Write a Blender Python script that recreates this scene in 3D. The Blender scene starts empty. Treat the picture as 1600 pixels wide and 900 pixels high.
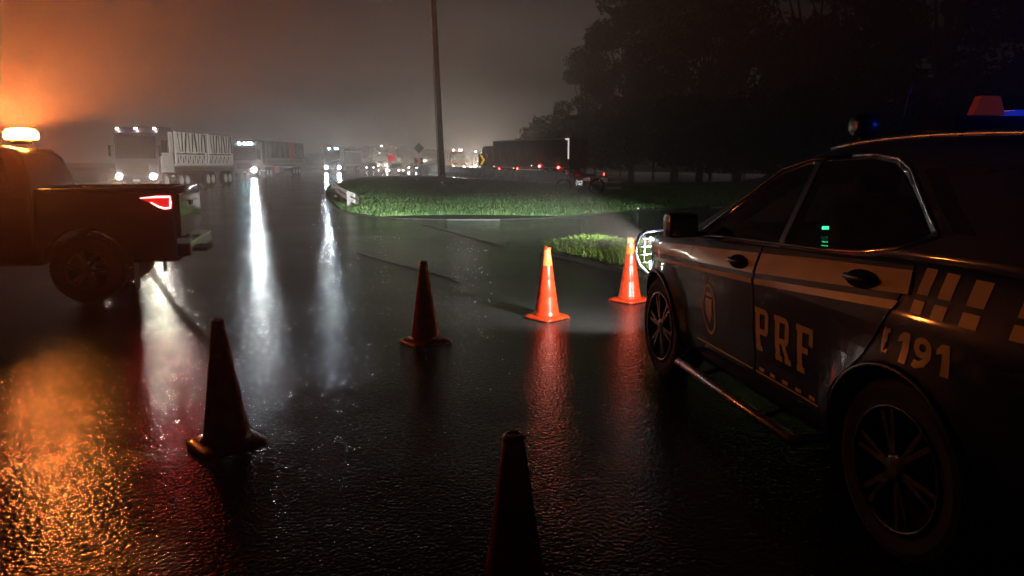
import bpy, bmesh, math, random
import numpy as np
from mathutils import Vector, Matrix, noise
random.seed(7); rng = np.random.default_rng(7)
C = bpy.context.scene.collection
sc = bpy.context.scene
PI = math.pi
# ------------------------------------------------------------------ camera
FPX, EYE, PITCH = 1156.0, 1.63, math.atan(197/1156)
cd = bpy.data.cameras.new('camera'); cam = bpy.data.objects.new('camera', cd); C.objects.link(cam)
cd.sensor_width = 36; cd.lens = FPX/1600*36; cd.clip_start = .05; cd.clip_end = 3000
cam.location = (0, 0, EYE); cam.rotation_euler = (PI/2-PITCH, 0, 0); sc.camera = cam
sc.view_settings.view_transform = 'Standard'; sc.view_settings.look = 'None'
sc.view_settings.exposure = 0; sc.view_settings.gamma = 1
sc.cycles.volume_bounces = 0; sc.cycles.max_bounces = 5; sc.cycles.diffuse_bounces = 2
sc.cycles.glossy_bounces = 3; sc.cycles.transmission_bounces = 4; sc.cycles.transparent_max_bounces = 8
sc.cycles.denoising_prefilter = 'FAST'; sc.cycles.sample_clamp_indirect = 3; sc.cycles.sample_clamp_direct = 0
sc.cycles.caustics_reflective = False; sc.cycles.caustics_refractive = False
HAZE = 0.0042; HAZE_G = 0.76
# ------------------------------------------------------------------ world (overcast night sky lit by a town's lights)
W = bpy.data.worlds.new('World'); sc.world = W; W.use_nodes = True
nt = W.node_tree; nd = nt.nodes; lk = nt.links; nd.clear()
out = nd.new('ShaderNodeOutputWorld'); bg = nd.new('ShaderNodeBackground')
tc = nd.new('ShaderNodeTexCoord'); sep = nd.new('ShaderNodeSeparateXYZ'); lk.new(tc.outputs['Generated'], sep.inputs[0])
ramp = nd.new('ShaderNodeValToRGB'); lk.new(sep.outputs['Z'], ramp.inputs[0])
el = ramp.color_ramp.elements
el[0].position = 0.0; el[0].color = (.34, .31, .29, 1)
el[1].position = .45; el[1].color = (.010, .008, .008, 1)
for p, c in ((.04, (.24, .21, .195, 1)), (.10, (.125, .098, .085, 1)), (.20, (.060, .046, .041, 1)), (.32, (.030, .022, .020, 1))):
    e = el.new(p); e.color = c
mp = nd.new('ShaderNodeMapping'); mp.inputs['Scale'].default_value = (1, 1, 2.6); lk.new(tc.outputs['Generated'], mp.inputs[0])
no = nd.new('ShaderNodeTexNoise'); no.inputs['Scale'].default_value = 3.2; no.inputs['Detail'].default_value = 7; no.inputs['Roughness'].default_value = .6
no.inputs['Distortion'].default_value = .5; lk.new(mp.outputs[0], no.inputs[0])
mr = nd.new('ShaderNodeMapRange'); mr.inputs[1].default_value = .3; mr.inputs[2].default_value = .7; mr.inputs[3].default_value = .12; mr.inputs[4].default_value = 2.1
lk.new(no.outputs[0], mr.inputs[0])
# light dome over the town ahead
dt = nd.new('ShaderNodeVectorMath'); dt.operation = 'DOT_PRODUCT'; dt.inputs[1].default_value = Vector((-.10, 1, 0)).normalized(); lk.new(tc.outputs['Generated'], dt.inputs[0])
m2 = nd.new('ShaderNodeMapRange'); m2.interpolation_type = 'SMOOTHSTEP'; m2.inputs[1].default_value = .80; m2.inputs[2].default_value = 1; m2.inputs[3].default_value = .08; m2.inputs[4].default_value = 1
lk.new(dt.outputs['Value'], m2.inputs[0])
mu = nd.new('ShaderNodeMath'); mu.operation = 'MULTIPLY'; lk.new(mr.outputs[0], mu.inputs[0]); lk.new(m2.outputs[0], mu.inputs[1])
m3 = nd.new('ShaderNodeMath'); m3.operation = 'MULTIPLY'; m3.inputs[1].default_value = .36; lk.new(mu.outputs[0], m3.inputs[0])
lk.new(ramp.outputs[0], bg.inputs['Color']); lk.new(m3.outputs[0], bg.inputs['Strength']); lk.new(bg.outputs[0], out.inputs[0])

# ------------------------------------------------------------------ placement helpers
def ground(px, py, z=0.0):
    """world point at height z on the sight line through a pixel of the 1600 px photograph"""
    a = (px-800)/FPX; b = (450-py)/FPX
    dy = math.cos(PITCH)+b*math.sin(PITCH); dz = -math.sin(PITCH)+b*math.cos(PITCH)
    t = (z-EYE)/dz
    return Vector((a*t, dy*t, z))
# ------------------------------------------------------------------ materials
MATS = {}
def mat(name, col, rough=.5, metal=0, emit=None, es=0, coat=0, spec=.5, var=0, vscale=5, bump=0, bscale=40, trans=0, ior=1.45, alpha=1):
    if name in MATS: return MATS[name]
    m = bpy.data.materials.new(name); m.use_nodes = True; n = m.node_tree.nodes; l = m.node_tree.links
    b = n['Principled BSDF']; b.inputs['Base Color'].default_value = (*col, 1); b.inputs['Roughness'].default_value = rough
    b.inputs['Metallic'].default_value = metal; b.inputs['Specular IOR Level'].default_value = spec
    b.inputs['Coat Weight'].default_value = coat; b.inputs['Coat Roughness'].default_value = .06
    b.inputs['Transmission Weight'].default_value = trans; b.inputs['IOR'].default_value = ior; b.inputs['Alpha'].default_value = alpha
    if emit: b.inputs['Emission Color'].default_value = (*emit, 1); b.inputs['Emission Strength'].default_value = es
    if var or bump:
        t = n.new('ShaderNodeTexCoord')
    if var:
        q = n.new('ShaderNodeTexNoise'); q.inputs['Scale'].default_value = vscale; q.inputs['Detail'].default_value = 6; l.new(t.outputs['Object'], q.inputs[0])
        r = n.new('ShaderNodeValToRGB'); l.new(q.outputs[0], r.inputs[0])
        r.color_ramp.elements[0].position = .32; r.color_ramp.elements[1].position = .7
        r.color_ramp.elements[0].color = (*[c*(1-var) for c in col], 1); r.color_ramp.elements[1].color = (*[min(1, c*(1+var)) for c in col], 1)
        l.new(r.outputs[0], b.inputs['Base Color'])
        w = n.new('ShaderNodeMapRange'); w.inputs[3].default_value = max(.03, rough-.12); w.inputs[4].default_value = min(1, rough+.12); l.new(q.outputs[0], w.inputs[0]); l.new(w.outputs[0], b.inputs['Roughness'])
    if bump:
        q = n.new('ShaderNodeTexNoise'); q.inputs['Scale'].default_value = bscale; q.inputs['Detail'].default_value = 4; l.new(t.outputs['Object'], q.inputs[0])
        k = n.new('ShaderNodeBump'); k.inputs['Strength'].default_value = bump; k.inputs['Distance'].default_value = .01; l.new(q.outputs[0], k.inputs['Height']); l.new(k.outputs[0], b.inputs['Normal'])
    MATS[name] = m; return m
def lamp(name, col, s):
    m = mat(name, (.02, .02, .02), .4, emit=col, es=s); m.cycles.emission_sampling = 'NONE'; return m
def spot(name, loc, tgt, e, deg, blend, col, parent=None, size=.05, wide=1):
    l = bpy.data.lights.new(name, 'SPOT'); l.energy = e; l.spot_size = math.radians(deg); l.spot_blend = blend; l.color = col; l.shadow_soft_size = size
    o = bpy.data.objects.new(name, l); C.objects.link(o); o.location = loc; o.rotation_euler = (Vector(tgt)-Vector(loc)).to_track_quat('-Z', 'Y').to_euler(); o.parent = parent; o.scale = (wide, 1, 1)
    return o
def paint(name, col, rough=.16):
    """wet car paint: clear coat with beads of rain"""
    if name in MATS: return MATS[name]
    m = mat(name, col, rough+.3, spec=.2, metal=0, coat=.85, var=.12, vscale=3); n = m.node_tree.nodes; l = m.node_tree.links; b = n['Principled BSDF']
    t = n.new('ShaderNodeTexCoord'); v = n.new('ShaderNodeTexVoronoi'); v.inputs['Scale'].default_value = 75; v.inputs['Randomness'].default_value = 1; l.new(t.outputs['Object'], v.inputs['Vector'])
    q = n.new('ShaderNodeTexNoise'); q.inputs['Scale'].default_value = 9; q.inputs['Detail'].default_value = 3; l.new(t.outputs['Object'], q.inputs[0])
    r = n.new('ShaderNodeMapRange'); r.inputs[1].default_value = .0; r.inputs[2].default_value = .28; r.inputs[3].default_value = 1; r.inputs[4].default_value = 0; l.new(v.outputs['Distance'], r.inputs[0])
    g = n.new('ShaderNodeMath'); g.operation = 'GREATER_THAN'; g.inputs[1].default_value = .52; l.new(q.outputs[0], g.inputs[0])
    mm = n.new('ShaderNodeMath'); mm.operation = 'MULTIPLY'; l.new(r.outputs[0], mm.inputs[0]); l.new(g.outputs[0], mm.inputs[1])
    k = n.new('ShaderNodeBump'); k.inputs['Strength'].default_value = .7; k.inputs['Distance'].default_value = .002; l.new(mm.outputs[0], k.inputs['Height'])
    l.new(k.outputs[0], b.inputs['Coat Normal'])
    return m
def asphalt():
    m = mat('wet_asphalt', (.03, .03, .032), .2); n = m.node_tree.nodes; l = m.node_tree.links; b = n['Principled BSDF']
    t = n.new('ShaderNodeTexCoord')
    big = n.new('ShaderNodeTexNoise'); big.inputs['Scale'].default_value = .45; big.inputs['Detail'].default_value = 6; big.inputs['Roughness'].default_value = .6; l.new(t.outputs['Object'], big.inputs[0])
    r = n.new('ShaderNodeValToRGB'); r.color_ramp.elements[0].position = .35; r.color_ramp.elements[1].position = .68
    r.color_ramp.elements[0].color = (.022, .021, .022, 1); r.color_ramp.elements[1].color = (.05, .047, .045, 1); l.new(big.outputs[0], r.inputs[0])
    grain = n.new('ShaderNodeTexVoronoi'); grain.feature = 'SMOOTH_F1'; grain.inputs['Smoothness'].default_value = .35; grain.inputs['Scale'].default_value = 50; l.new(t.outputs['Object'], grain.inputs['Vector'])
    fine = n.new('ShaderNodeTexNoise'); fine.inputs['Scale'].default_value = 38; fine.inputs['Detail'].default_value = 3.5; l.new(t.outputs['Object'], fine.inputs[0])
    mx = n.new('ShaderNodeMix'); mx.data_type = 'RGBA'; mx.blend_type = 'MULTIPLY'; mx.inputs[0].default_value = .55
    l.new(r.outputs[0], mx.inputs[6]); l.new(fine.outputs[0], mx.inputs[7]); l.new(mx.outputs[2], b.inputs['Base Color'])
    mr = n.new('ShaderNodeMapRange'); mr.inputs[1].default_value = .35; mr.inputs[2].default_value = .65; mr.inputs[3].default_value = .09; mr.inputs[4].default_value = .16; l.new(big.outputs[0], mr.inputs[0]); l.new(mr.outputs[0], b.inputs['Roughness'])
    ad = n.new('ShaderNodeMath'); ad.operation = 'MULTIPLY_ADD'; ad.inputs[1].default_value = -.6; l.new(grain.outputs['Distance'], ad.inputs[0]); l.new(fine.outputs[0], ad.inputs[2])
    wear = n.new('ShaderNodeMapRange'); wear.inputs[1].default_value = .3; wear.inputs[2].default_value = .6; wear.inputs[3].default_value = .35; wear.inputs[4].default_value = 1; l.new(big.outputs[0], wear.inputs[0])
    k = n.new('ShaderNodeBump'); k.inputs['Distance'].default_value = .0060; l.new(wear.outputs[0], k.inputs['Strength']); l.new(ad.outputs[0], k.inputs['Height'])
    k2 = n.new('ShaderNodeBump'); k2.inputs['Distance'].default_value = .02; k2.inputs['Strength'].default_value = .12
    md = n.new('ShaderNodeTexNoise'); md.inputs['Scale'].default_value = 2.2; md.inputs['Detail'].default_value = 4; l.new(t.outputs['Object'], md.inputs[0]); l.new(md.outputs[0], k2.inputs['Height']); l.new(k.outputs[0], k2.inputs['Normal'])
    l.new(k2.outputs[0], b.inputs['Normal'])
    b.inputs['IOR'].default_value = 1.38
    return m
M = dict(
    asphalt=asphalt(),
    soil=mat('soil', (.035, .03, .022), .9, var=.4, vscale=1.5, bump=.6, bscale=12),
    grass_soil=mat('grass_soil', (.03, .045, .018), .9, var=.4, vscale=2, bump=.5, bscale=20),
    kerb=mat('kerb_concrete', (.05, .049, .047), .45, var=.35, vscale=6, bump=.3, bscale=60),
    line=mat('worn_road_paint', (.075, .072, .07), .35, var=.6, vscale=9),
    seam=mat('tar_seam', (.02, .02, .02), .24),
    rubber=mat('tyre_rubber', (.009, .009, .010), .8, var=.2, vscale=20, bump=.3, bscale=90),
    black=mat('black_plastic', (.012, .012, .014), .35, var=.2, vscale=12),
    chrome=mat('chrome', (.75, .75, .76), .12, metal=1),
    alloy=mat('alloy', (.30, .31, .33), .3, metal=.9, var=.15, vscale=12),
    darkalloy=mat('dark_alloy', (.05, .05, .055), .3, metal=.8),
    steel=mat('galvanised_steel', (.55, .56, .58), .35, metal=.6, var=.25, vscale=8),
    white=mat('white_paint', (.78, .78, .76), .4, coat=.4, var=.12, vscale=4),
    pole=mat('weathered_pole', (.09, .085, .08), .6, var=.3, vscale=4),
    orange=mat('orange_plastic', (.44, .032, .008), .28, coat=.6, var=.1, vscale=10, bump=.08, bscale=60),
    conc=mat('barrier_concrete', (.66, .70, .72), .6, var=.3, vscale=1.2, bump=.3, bscale=20),
    glass=mat('tinted_glass', (.02, .022, .025), .03, alpha=.55, coat=.5),
    darkglass=mat('truck_glass', (.012, .014, .018), .06, coat=.6),
    seat=mat('seat_fabric', (.03, .03, .032), .85, var=.2, vscale=30),
    leaf=mat('tree_leaf', (.012, .018, .008), .8, spec=.1, var=.4, vscale=.8),
    bark=mat('bark', (.02, .015, .011), .9, var=.35, vscale=5, bump=.6, bscale=15),
)
P_BLUE = paint('police_blue_paint', (.006, .011, .048))
P_DARK = paint('dark_pickup_paint', (.028, .022, .026))
YEL = mat('yellow_livery_film', (.82, .60, .30), .32, coat=.5, var=.08, vscale=6)

# ------------------------------------------------------------------ mesh helpers
def link(name, me, m, parent=None, smooth=False):
    o = bpy.data.objects.new(name, me); C.objects.link(o)
    if m and not me.materials: me.materials.append(m)
    if parent: o.parent = parent
    if smooth: me.polygons.foreach_set('use_smooth', [True]*len(me.polygons))
    return o
def fin(name, bm, m, parent=None, smooth=False):
    me = bpy.data.meshes.new(name); bmesh.ops.recalc_face_normals(bm, faces=bm.faces); bm.to_mesh(me); bm.free()
    return link(name, me, m, parent, smooth)
def tag(o, label=None, cat=None, group=None, kind=None):
    if label: o['label'] = label
    if cat: o['category'] = cat
    if group: o['group'] = group
    if kind: o['kind'] = kind
    return o
def empty(name, loc, rz=0, label=None, cat=None, group=None):
    o = bpy.data.objects.new(name, None); C.objects.link(o); o.location = loc; o.rotation_euler = (0, 0, rz); o.empty_display_size = .3
    return tag(o, label, cat, group)
def copy_tree(o, parent=None):
    c = o.copy(); C.objects.link(c); c.parent = parent
    for ch in [x for x in bpy.data.objects if x.parent == o]: copy_tree(ch, c)
    return c
def abox(bm, c, s, rot=None, bev=0):
    r = bmesh.ops.create_cube(bm, size=1); v = r['verts']
    for q in v: q.co = Vector((q.co.x*s[0], q.co.y*s[1], q.co.z*s[2]))
    if bev:
        ed = list({e for q in v for e in q.link_edges})
        g = bmesh.ops.bevel(bm, geom=ed, offset=bev, segments=2, affect='EDGES', profile=.7); v = list({q for f in g['faces'] for q in f.verts} | {q for q in v if q.is_valid})
    mt = Matrix.Translation(Vector(c)) @ (rot.to_4x4() if rot else Matrix())
    for q in v: q.co = mt @ q.co
    return v
def box(name, c, s, m, parent=None, bev=0, rot=None):
    bm = bmesh.new(); abox(bm, c, s, rot, bev); return fin(name, bm, m, parent)
def acyl(bm, p0, p1, r0, r1=None, n=16, caps=True):
    r1 = r0 if r1 is None else r1; p0 = Vector(p0); p1 = Vector(p1); d = p1-p0
    q = d.to_track_quat('Z', 'Y'); A = []; B = []
    for i in range(n):
        a = 2*PI*i/n; u = q @ Vector((math.cos(a), math.sin(a), 0))
        A.append(bm.verts.new(p0+u*r0)); B.append(bm.verts.new(p1+u*r1))
    for i in range(n):
        j = (i+1) % n; bm.faces.new((A[i], A[j], B[j], B[i]))
    if caps: bm.faces.new(A[::-1]); bm.faces.new(B)
def atube(bm, pts, r, n=8, closed=False):
    P = [Vector(p) for p in pts]; k = len(P); rings = []
    for i, p in enumerate(P):
        a = P[(i-1) % k] if (closed or i > 0) else p; b = P[(i+1) % k] if (closed or i < k-1) else p
        q = (b-a).to_track_quat('Z', 'Y'); rr = r[i] if isinstance(r, (list, tuple)) else r
        rings.append([bm.verts.new(p + q @ Vector((math.cos(2*PI*j/n)*rr, math.sin(2*PI*j/n)*rr, 0))) for j in range(n)])
    for i in range(k if closed else k-1):
        A = rings[i]; B = rings[(i+1) % k]
        for j in range(n): bm.faces.new((A[j], A[(j+1) % n], B[(j+1) % n], B[j]))
    if not closed: bm.faces.new(rings[0][::-1]); bm.faces.new(rings[-1])
def tube(name, pts, r, m, parent=None, n=8, closed=False):
    bm = bmesh.new(); atube(bm, pts, r, n, closed); return fin(name, bm, m, parent, True)
def alathe(bm, prof, axis='Z', c=(0, 0, 0), n=32, cap=True):
    rings = []
    for r, h in prof:
        ring = []
        for i in range(n):
            a = 2*PI*i/n; p = (r*math.cos(a), r*math.sin(a), h) if axis == 'Z' else (h, r*math.cos(a), r*math.sin(a))
            ring.append(bm.verts.new(Vector(c)+Vector(p)))
        rings.append(ring)
    for A, B in zip(rings, rings[1:]):
        for i in range(n): bm.faces.new((A[i], A[(i+1) % n], B[(i+1) % n], B[i]))
    if cap: bm.faces.new(rings[0][::-1]); bm.faces.new(rings[-1])
    else:
        A, B = rings[-1], rings[0]
        for i in range(n): bm.faces.new((A[i], A[(i+1) % n], B[(i+1) % n], B[i]))
def lathe(name, prof, m, parent=None, axis='Z', c=(0, 0, 0), n=32, smooth=True):
    bm = bmesh.new(); alathe(bm, prof, axis, c, n); return fin(name, bm, m, parent, smooth)
def prism(name, poly, axis, d0, d1, m, parent=None, bev=0):
    """polygon extruded along an axis: 'x' -> poly is (y,z); 'y' -> (x,z); 'z' -> (x,y)"""
    f = {'x': lambda p, d: (d, p[0], p[1]), 'y': lambda p, d: (p[0], d, p[1]), 'z': lambda p, d: (p[0], p[1], d)}[axis]
    bm = bmesh.new(); A = [bm.verts.new(f(p, d0)) for p in poly]; B = [bm.verts.new(f(p, d1)) for p in poly]; k = len(poly)
    bm.faces.new(A); bm.faces.new(B[::-1])
    for i in range(k): bm.faces.new((A[i], A[(i+1) % k], B[(i+1) % k], B[i]))
    if bev:
        bmesh.ops.recalc_face_normals(bm, faces=bm.faces)
        bmesh.ops.bevel(bm, geom=bm.edges[:], offset=bev, segments=2, affect='EDGES', profile=.7)
    return fin(name, bm, m, parent)
def loft_bm(ys, half):
    bm = bmesh.new(); rings = []
    for y in ys:
        h = half(y); ring = [(x, z) for x, z in h] + [(-x, z) for x, z in h[::-1][1:-1]]
        rings.append([bm.verts.new((x, y, z)) for x, z in ring])
    k = len(rings[0])
    for A, B in zip(rings, rings[1:]):
        for i in range(k): bm.faces.new((A[i], A[(i+1) % k], B[(i+1) % k], B[i]))
    bm.faces.new(rings[0]); bm.faces.new(rings[-1][::-1]); bmesh.ops.recalc_face_normals(bm, faces=bm.faces)
    return bm
def boolean(o, cutters):
    for c in cutters:
        md = o.modifiers.new('cut', 'BOOLEAN'); md.operation = 'DIFFERENCE'; md.solver = 'EXACT'; md.object = c
    dg = bpy.context.evaluated_depsgraph_get(); dg.update()
    me = bpy.data.meshes.new_from_object(o.evaluated_get(dg)); o.modifiers.clear(); o.data = me
    for c in cutters: bpy.data.objects.remove(c)
def lerp_tab(tab, y):
    return float(np.interp(y, [t[0] for t in tab], [t[1] for t in tab]))
def sm(tab):                                       # smooth interpolation through a table (monotone-ish Catmull-Rom)
    X = [t[0] for t in tab]; Y = [t[1] for t in tab]
    def f(x):
        if x <= X[0]: return Y[0]
        if x >= X[-1]: return Y[-1]
        i = max(j for j in range(len(X)-1) if X[j] <= x)
        h = X[i+1]-X[i]; t = (x-X[i])/h
        m0 = (Y[i+1]-Y[i-1])/(X[i+1]-X[i-1]) if i > 0 else (Y[1]-Y[0])/h
        m1 = (Y[i+2]-Y[i])/(X[i+2]-X[i]) if i+2 < len(X) else (Y[i+1]-Y[i])/h
        return (2*t**3-3*t*t+1)*Y[i]+(t**3-2*t*t+t)*h*m0+(-2*t**3+3*t*t)*Y[i+1]+(t**3-t*t)*h*m1
    return f
def decal_bm(bm, S, off, step=.06, thick=0):
    """bend flat geometry drawn in the (y,z) plane onto the left body side x=-S(y,z)"""
    ys = [v.co.y for v in bm.verts]; zs = [v.co.z for v in bm.verts]
    for a, lo, hi in (((0, 1, 0), min(ys), max(ys)), ((0, 0, 1), min(zs), max(zs))):
        v = lo+step
        while v < hi:
            bmesh.ops.bisect_plane(bm, geom=bm.verts[:]+bm.edges[:]+bm.faces[:], plane_co=Vector(a)*v, plane_no=a, dist=1e-5); v += step
    if thick:
        ret = bmesh.ops.extrude_face_region(bm, geom=bm.faces[:]); nv = {e for e in ret['geom'] if isinstance(e, bmesh.types.BMVert)}
    else: nv = set()
    for v in bm.verts: v.co.x = -(S(v.co.y, v.co.z)+off-(thick if (thick and v not in nv) else 0))
def decal(name, polys, S, off, m, parent, thick=0, step=.06, smooth=True):
    bm = bmesh.new()
    for p in polys: bm.faces.new([bm.verts.new((0, y, z)) for y, z in p])
    bmesh.ops.triangulate(bm, faces=bm.faces[:])
    decal_bm(bm, S, off, step, thick); return fin(name, bm, m, parent, smooth and not thick)
def text_decal(name, s, size, y0, z0, S, off, m, parent, bold=.02, sx=1.0, depth=0):
    cu = bpy.data.curves.new('text', 'FONT'); cu.body = s; cu.size = size; cu.offset = bold; cu.resolution_u = 3
    t = bpy.data.objects.new('text', cu); C.objects.link(t)
    dg = bpy.context.evaluated_depsgraph_get(); dg.update(); me = bpy.data.meshes.new_from_object(t.evaluated_get(dg))
    bpy.data.objects.remove(t); bm = bmesh.new(); bm.from_mesh(me); bpy.data.meshes.remove(me)
    for v in bm.verts: x, y = v.co.x, v.co.y; v.co = Vector((0, y0-x*sx, z0+y))
    decal_bm(bm, S, off, .05); return fin(name, bm, m, parent)

# ------------------------------------------------------------------ ground, road, islands
def sheet(name, pts, z, m, kind='structure'):
    me = bpy.data.meshes.new(name); me.from_pydata([(p[0], p[1], z) for p in pts], [], [list(range(len(pts)))]); o = link(name, me, m); o['kind'] = kind; return o
sheet('ground', [(-900, -60), (900, -60), (900, 1500), (-900, 1500)], -.03, M['soil'])
sheet('road', [(-34, -30), (34, -30), (34, 21), (60, 30), (60, 34), (30, 30), (14, 52), (26, 78), (34, 100), (20, 130), (-2, 260), (-34, 260), (-40, 140), (-34, 60)], 0, M['asphalt'])
def g2(px, py): p = ground(px, py); return (p.x, p.y)
island = [g2(513, 291), g2(509, 303), g2(518, 318), g2(534, 330), g2(562, 337), g2(620, 342), g2(700, 344), g2(780, 344), g2(860, 341), g2(930, 336), g2(1010, 329), g2(1110, 324), (16.5, 25.5), (30, 30), (58, 34), (60, 60), (26, 62), (3.9, 50.2), (-1, 63), (-6.5, 78), (-12, 92), (-16, 80)]
def inside(poly, x, y):
    c = False; j = len(poly)-1
    for i in range(len(poly)):
        xi, yi = poly[i]; xj, yj = poly[j]
        if (yi > y) != (yj > y) and x < (xj-xi)*(y-yi)/(yj-yi)+xi: c = not c
        j = i
    return c
def edge_dist(poly, x, y):
    d = 1e9
    for i in range(len(poly)):
        ax, ay = poly[i-1]; bx, by = poly[i]; t = max(0, min(1, ((x-ax)*(bx-ax)+(y-ay)*(by-ay))/max(1e-9, (bx-ax)**2+(by-ay)**2)))
        d = min(d, math.hypot(x-ax-t*(bx-ax), y-ay-t*(by-ay)))
    return d
def mound(x, y):
    e = edge_dist(island, x, y)
    return .04+.42*(1-math.exp(-e/9))+.05*noise.noise(Vector((x*.5, y*.5, 0)))*min(1, e)
def terrain(name, poly, hf, step, m):
    bm = bmesh.new(); bm.faces.new([bm.verts.new((x, y, 0)) for x, y in poly])
    xs = [p[0] for p in poly]; ys = [p[1] for p in poly]
    for a, lo, hi in (((1, 0, 0), min(xs), max(xs)), ((0, 1, 0), min(ys), max(ys))):
        v = lo+step
        while v < hi: bmesh.ops.bisect_plane(bm, geom=bm.verts[:]+bm.edges[:]+bm.faces[:], plane_co=Vector(a)*v, plane_no=a, dist=1e-5); v += step
    bmesh.ops.triangulate(bm, faces=bm.faces[:])
    for v in bm.verts: v.co.z = hf(v.co.x, v.co.y)
    o = fin(name, bm, m, None, True); o['kind'] = 'structure'; return o
terrain('grass_island', island, mound, 2.0, M['grass_soil'])
near = [g2(850, 389), g2(905, 402), g2(960, 415), g2(1010, 426), (3.2, 9.9), (5.2, 9.6), (7.5, 10.6), (6.2, 12.0), g2(1000, 387), g2(920, 383)]
def nearh(x, y): return .03+.09*min(1, edge_dist(near, x, y)/.5)
terrain('roadside_grass_strip', near, nearh, .3, M['grass_soil'])
def strip(name, pts, w, z0, z1, m):
    """low extruded strip (kerb or painted line) following points"""
    bm = bmesh.new(); R = []
    for i, p in enumerate(pts):
        a = Vector(pts[max(0, i-1)]); b = Vector(pts[min(len(pts)-1, i+1)]); t = (b-a).normalized(); n = Vector((-t.y, t.x))*w/2; p = Vector(p)
        R.append([bm.verts.new((*(p-n), z0)), bm.verts.new((*(p-n), z1)), bm.verts.new((*(p+n), z1)), bm.verts.new((*(p+n), z0))])
    for A, B in zip(R, R[1:]):
        for j in range(3): bm.faces.new((A[j], A[j+1], B[j+1], B[j]))
    bm.faces.new(R[0]); bm.faces.new(R[-1][::-1])
    o = fin(name, bm, m); o['kind'] = 'structure'; return o
strip('kerb', [g2(848, 396), g2(905, 408), g2(960, 421), g2(1010, 433), (3.2, 9.55)], .13, -.01, .05, M['kerb'])
strip('island_kerb', island[:13], .12, -.01, .035, M['kerb'])
strip('road_edge_line', [g2(660, 352), g2(720, 368), g2(782, 385)], .12, -.002, .005, M['line'])
strip('lane_line', [g2(560, 395), g2(620, 412), g2(690, 431), g2(720, 441)], .06, -.002, .005, M['line'])
strip('asphalt_seam', [g2(225, 400), g2(240, 425), g2(262, 462), g2(290, 498), g2(325, 536), g2(350, 565)], .08, -.002, .0018, M['seam'])
strip('verge_line', [(-24.5, 30), (-24.2, 60), (-30.5, 110), (-31, 200)], .15, -.002, .004, M['line'])

def grass_mesh(name, pts, hmin, hmax, w, m, hf, lean=.5):
    n = len(pts); pts = np.array(pts); z = np.array([hf(x, y) for x, y in pts])
    h = rng.uniform(hmin, hmax, n)*(.45+1.1*np.array([noise.noise(Vector((x*.9, y*.9, 3)))*.5+.5 for x, y in pts])); a = rng.uniform(0, 2*PI, n); b = rng.uniform(0, 2*PI, n); l = rng.uniform(.1, lean, n)*h
    v = np.zeros((n, 4, 3)); wx = np.cos(a)*w/2; wy = np.sin(a)*w/2
    v[:, 0] = np.c_[pts[:, 0]-wx, pts[:, 1]-wy, z-.02]; v[:, 1] = np.c_[pts[:, 0]+wx, pts[:, 1]+wy, z-.02]
    v[:, 2] = np.c_[pts[:, 0]+wx*.7+np.cos(b)*l*.35, pts[:, 1]+wy*.7+np.sin(b)*l*.35, z+h*.6]; v[:, 3] = np.c_[pts[:, 0]+np.cos(b)*l, pts[:, 1]+np.sin(b)*l, z+h]
    me = bpy.data.meshes.new(name); i = np.arange(n)*4
    f = np.concatenate([np.c_[i, i+1, i+2], np.c_[i, i+2, i+3]])
    me.from_pydata(v.reshape(-1, 3).tolist(), [], f.tolist()); return link(name, me, m)
def grass_mat(name, c1, c2):
    m = mat(name, c1, .5, var=.01, vscale=1.3); n = m.node_tree.nodes
    r = [x for x in n if x.type == 'VALTORGB'][0]; r.color_ramp.elements[0].color = (*c1, 1); r.color_ramp.elements[1].color = (*c2, 1)
    b = n['Principled BSDF']; b.inputs['Subsurface Weight'].default_value = 0; b.inputs['Sheen Weight'].default_value = 0
    return m
GM = grass_mat('grass_blades', (.055, .165, .045), (.15, .24, .075)); GM2 = grass_mat('strip_blades', (.10, .20, .02), (.20, .27, .04))
pts = []
while len(pts) < 130000:                            # dense blades on the near bank, thinning towards the top
    y = 22+ (rng.random()**1.8)*44; x = rng.uniform(-15, 22)
    if inside(island, x, y): pts.append((x, y))
tag(grass_mesh('island_grass', pts, .04, .13, .024, GM, mound), 'rough green grass covering the traffic island', 'grass', kind='stuff')
pts = []
while len(pts) < 11000:
    x = rng.uniform(.2, 7.5); y = rng.uniform(9, 15)
    if inside(near, x, y) and (x < 3.5 or rng.random() < .25): pts.append((x, y))
tag(grass_mesh('roadside_grass', pts, .06, .17, .012, GM2, nearh, .9), 'bright tufted grass on the strip beside the kerb', 'grass', kind='stuff')

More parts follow.
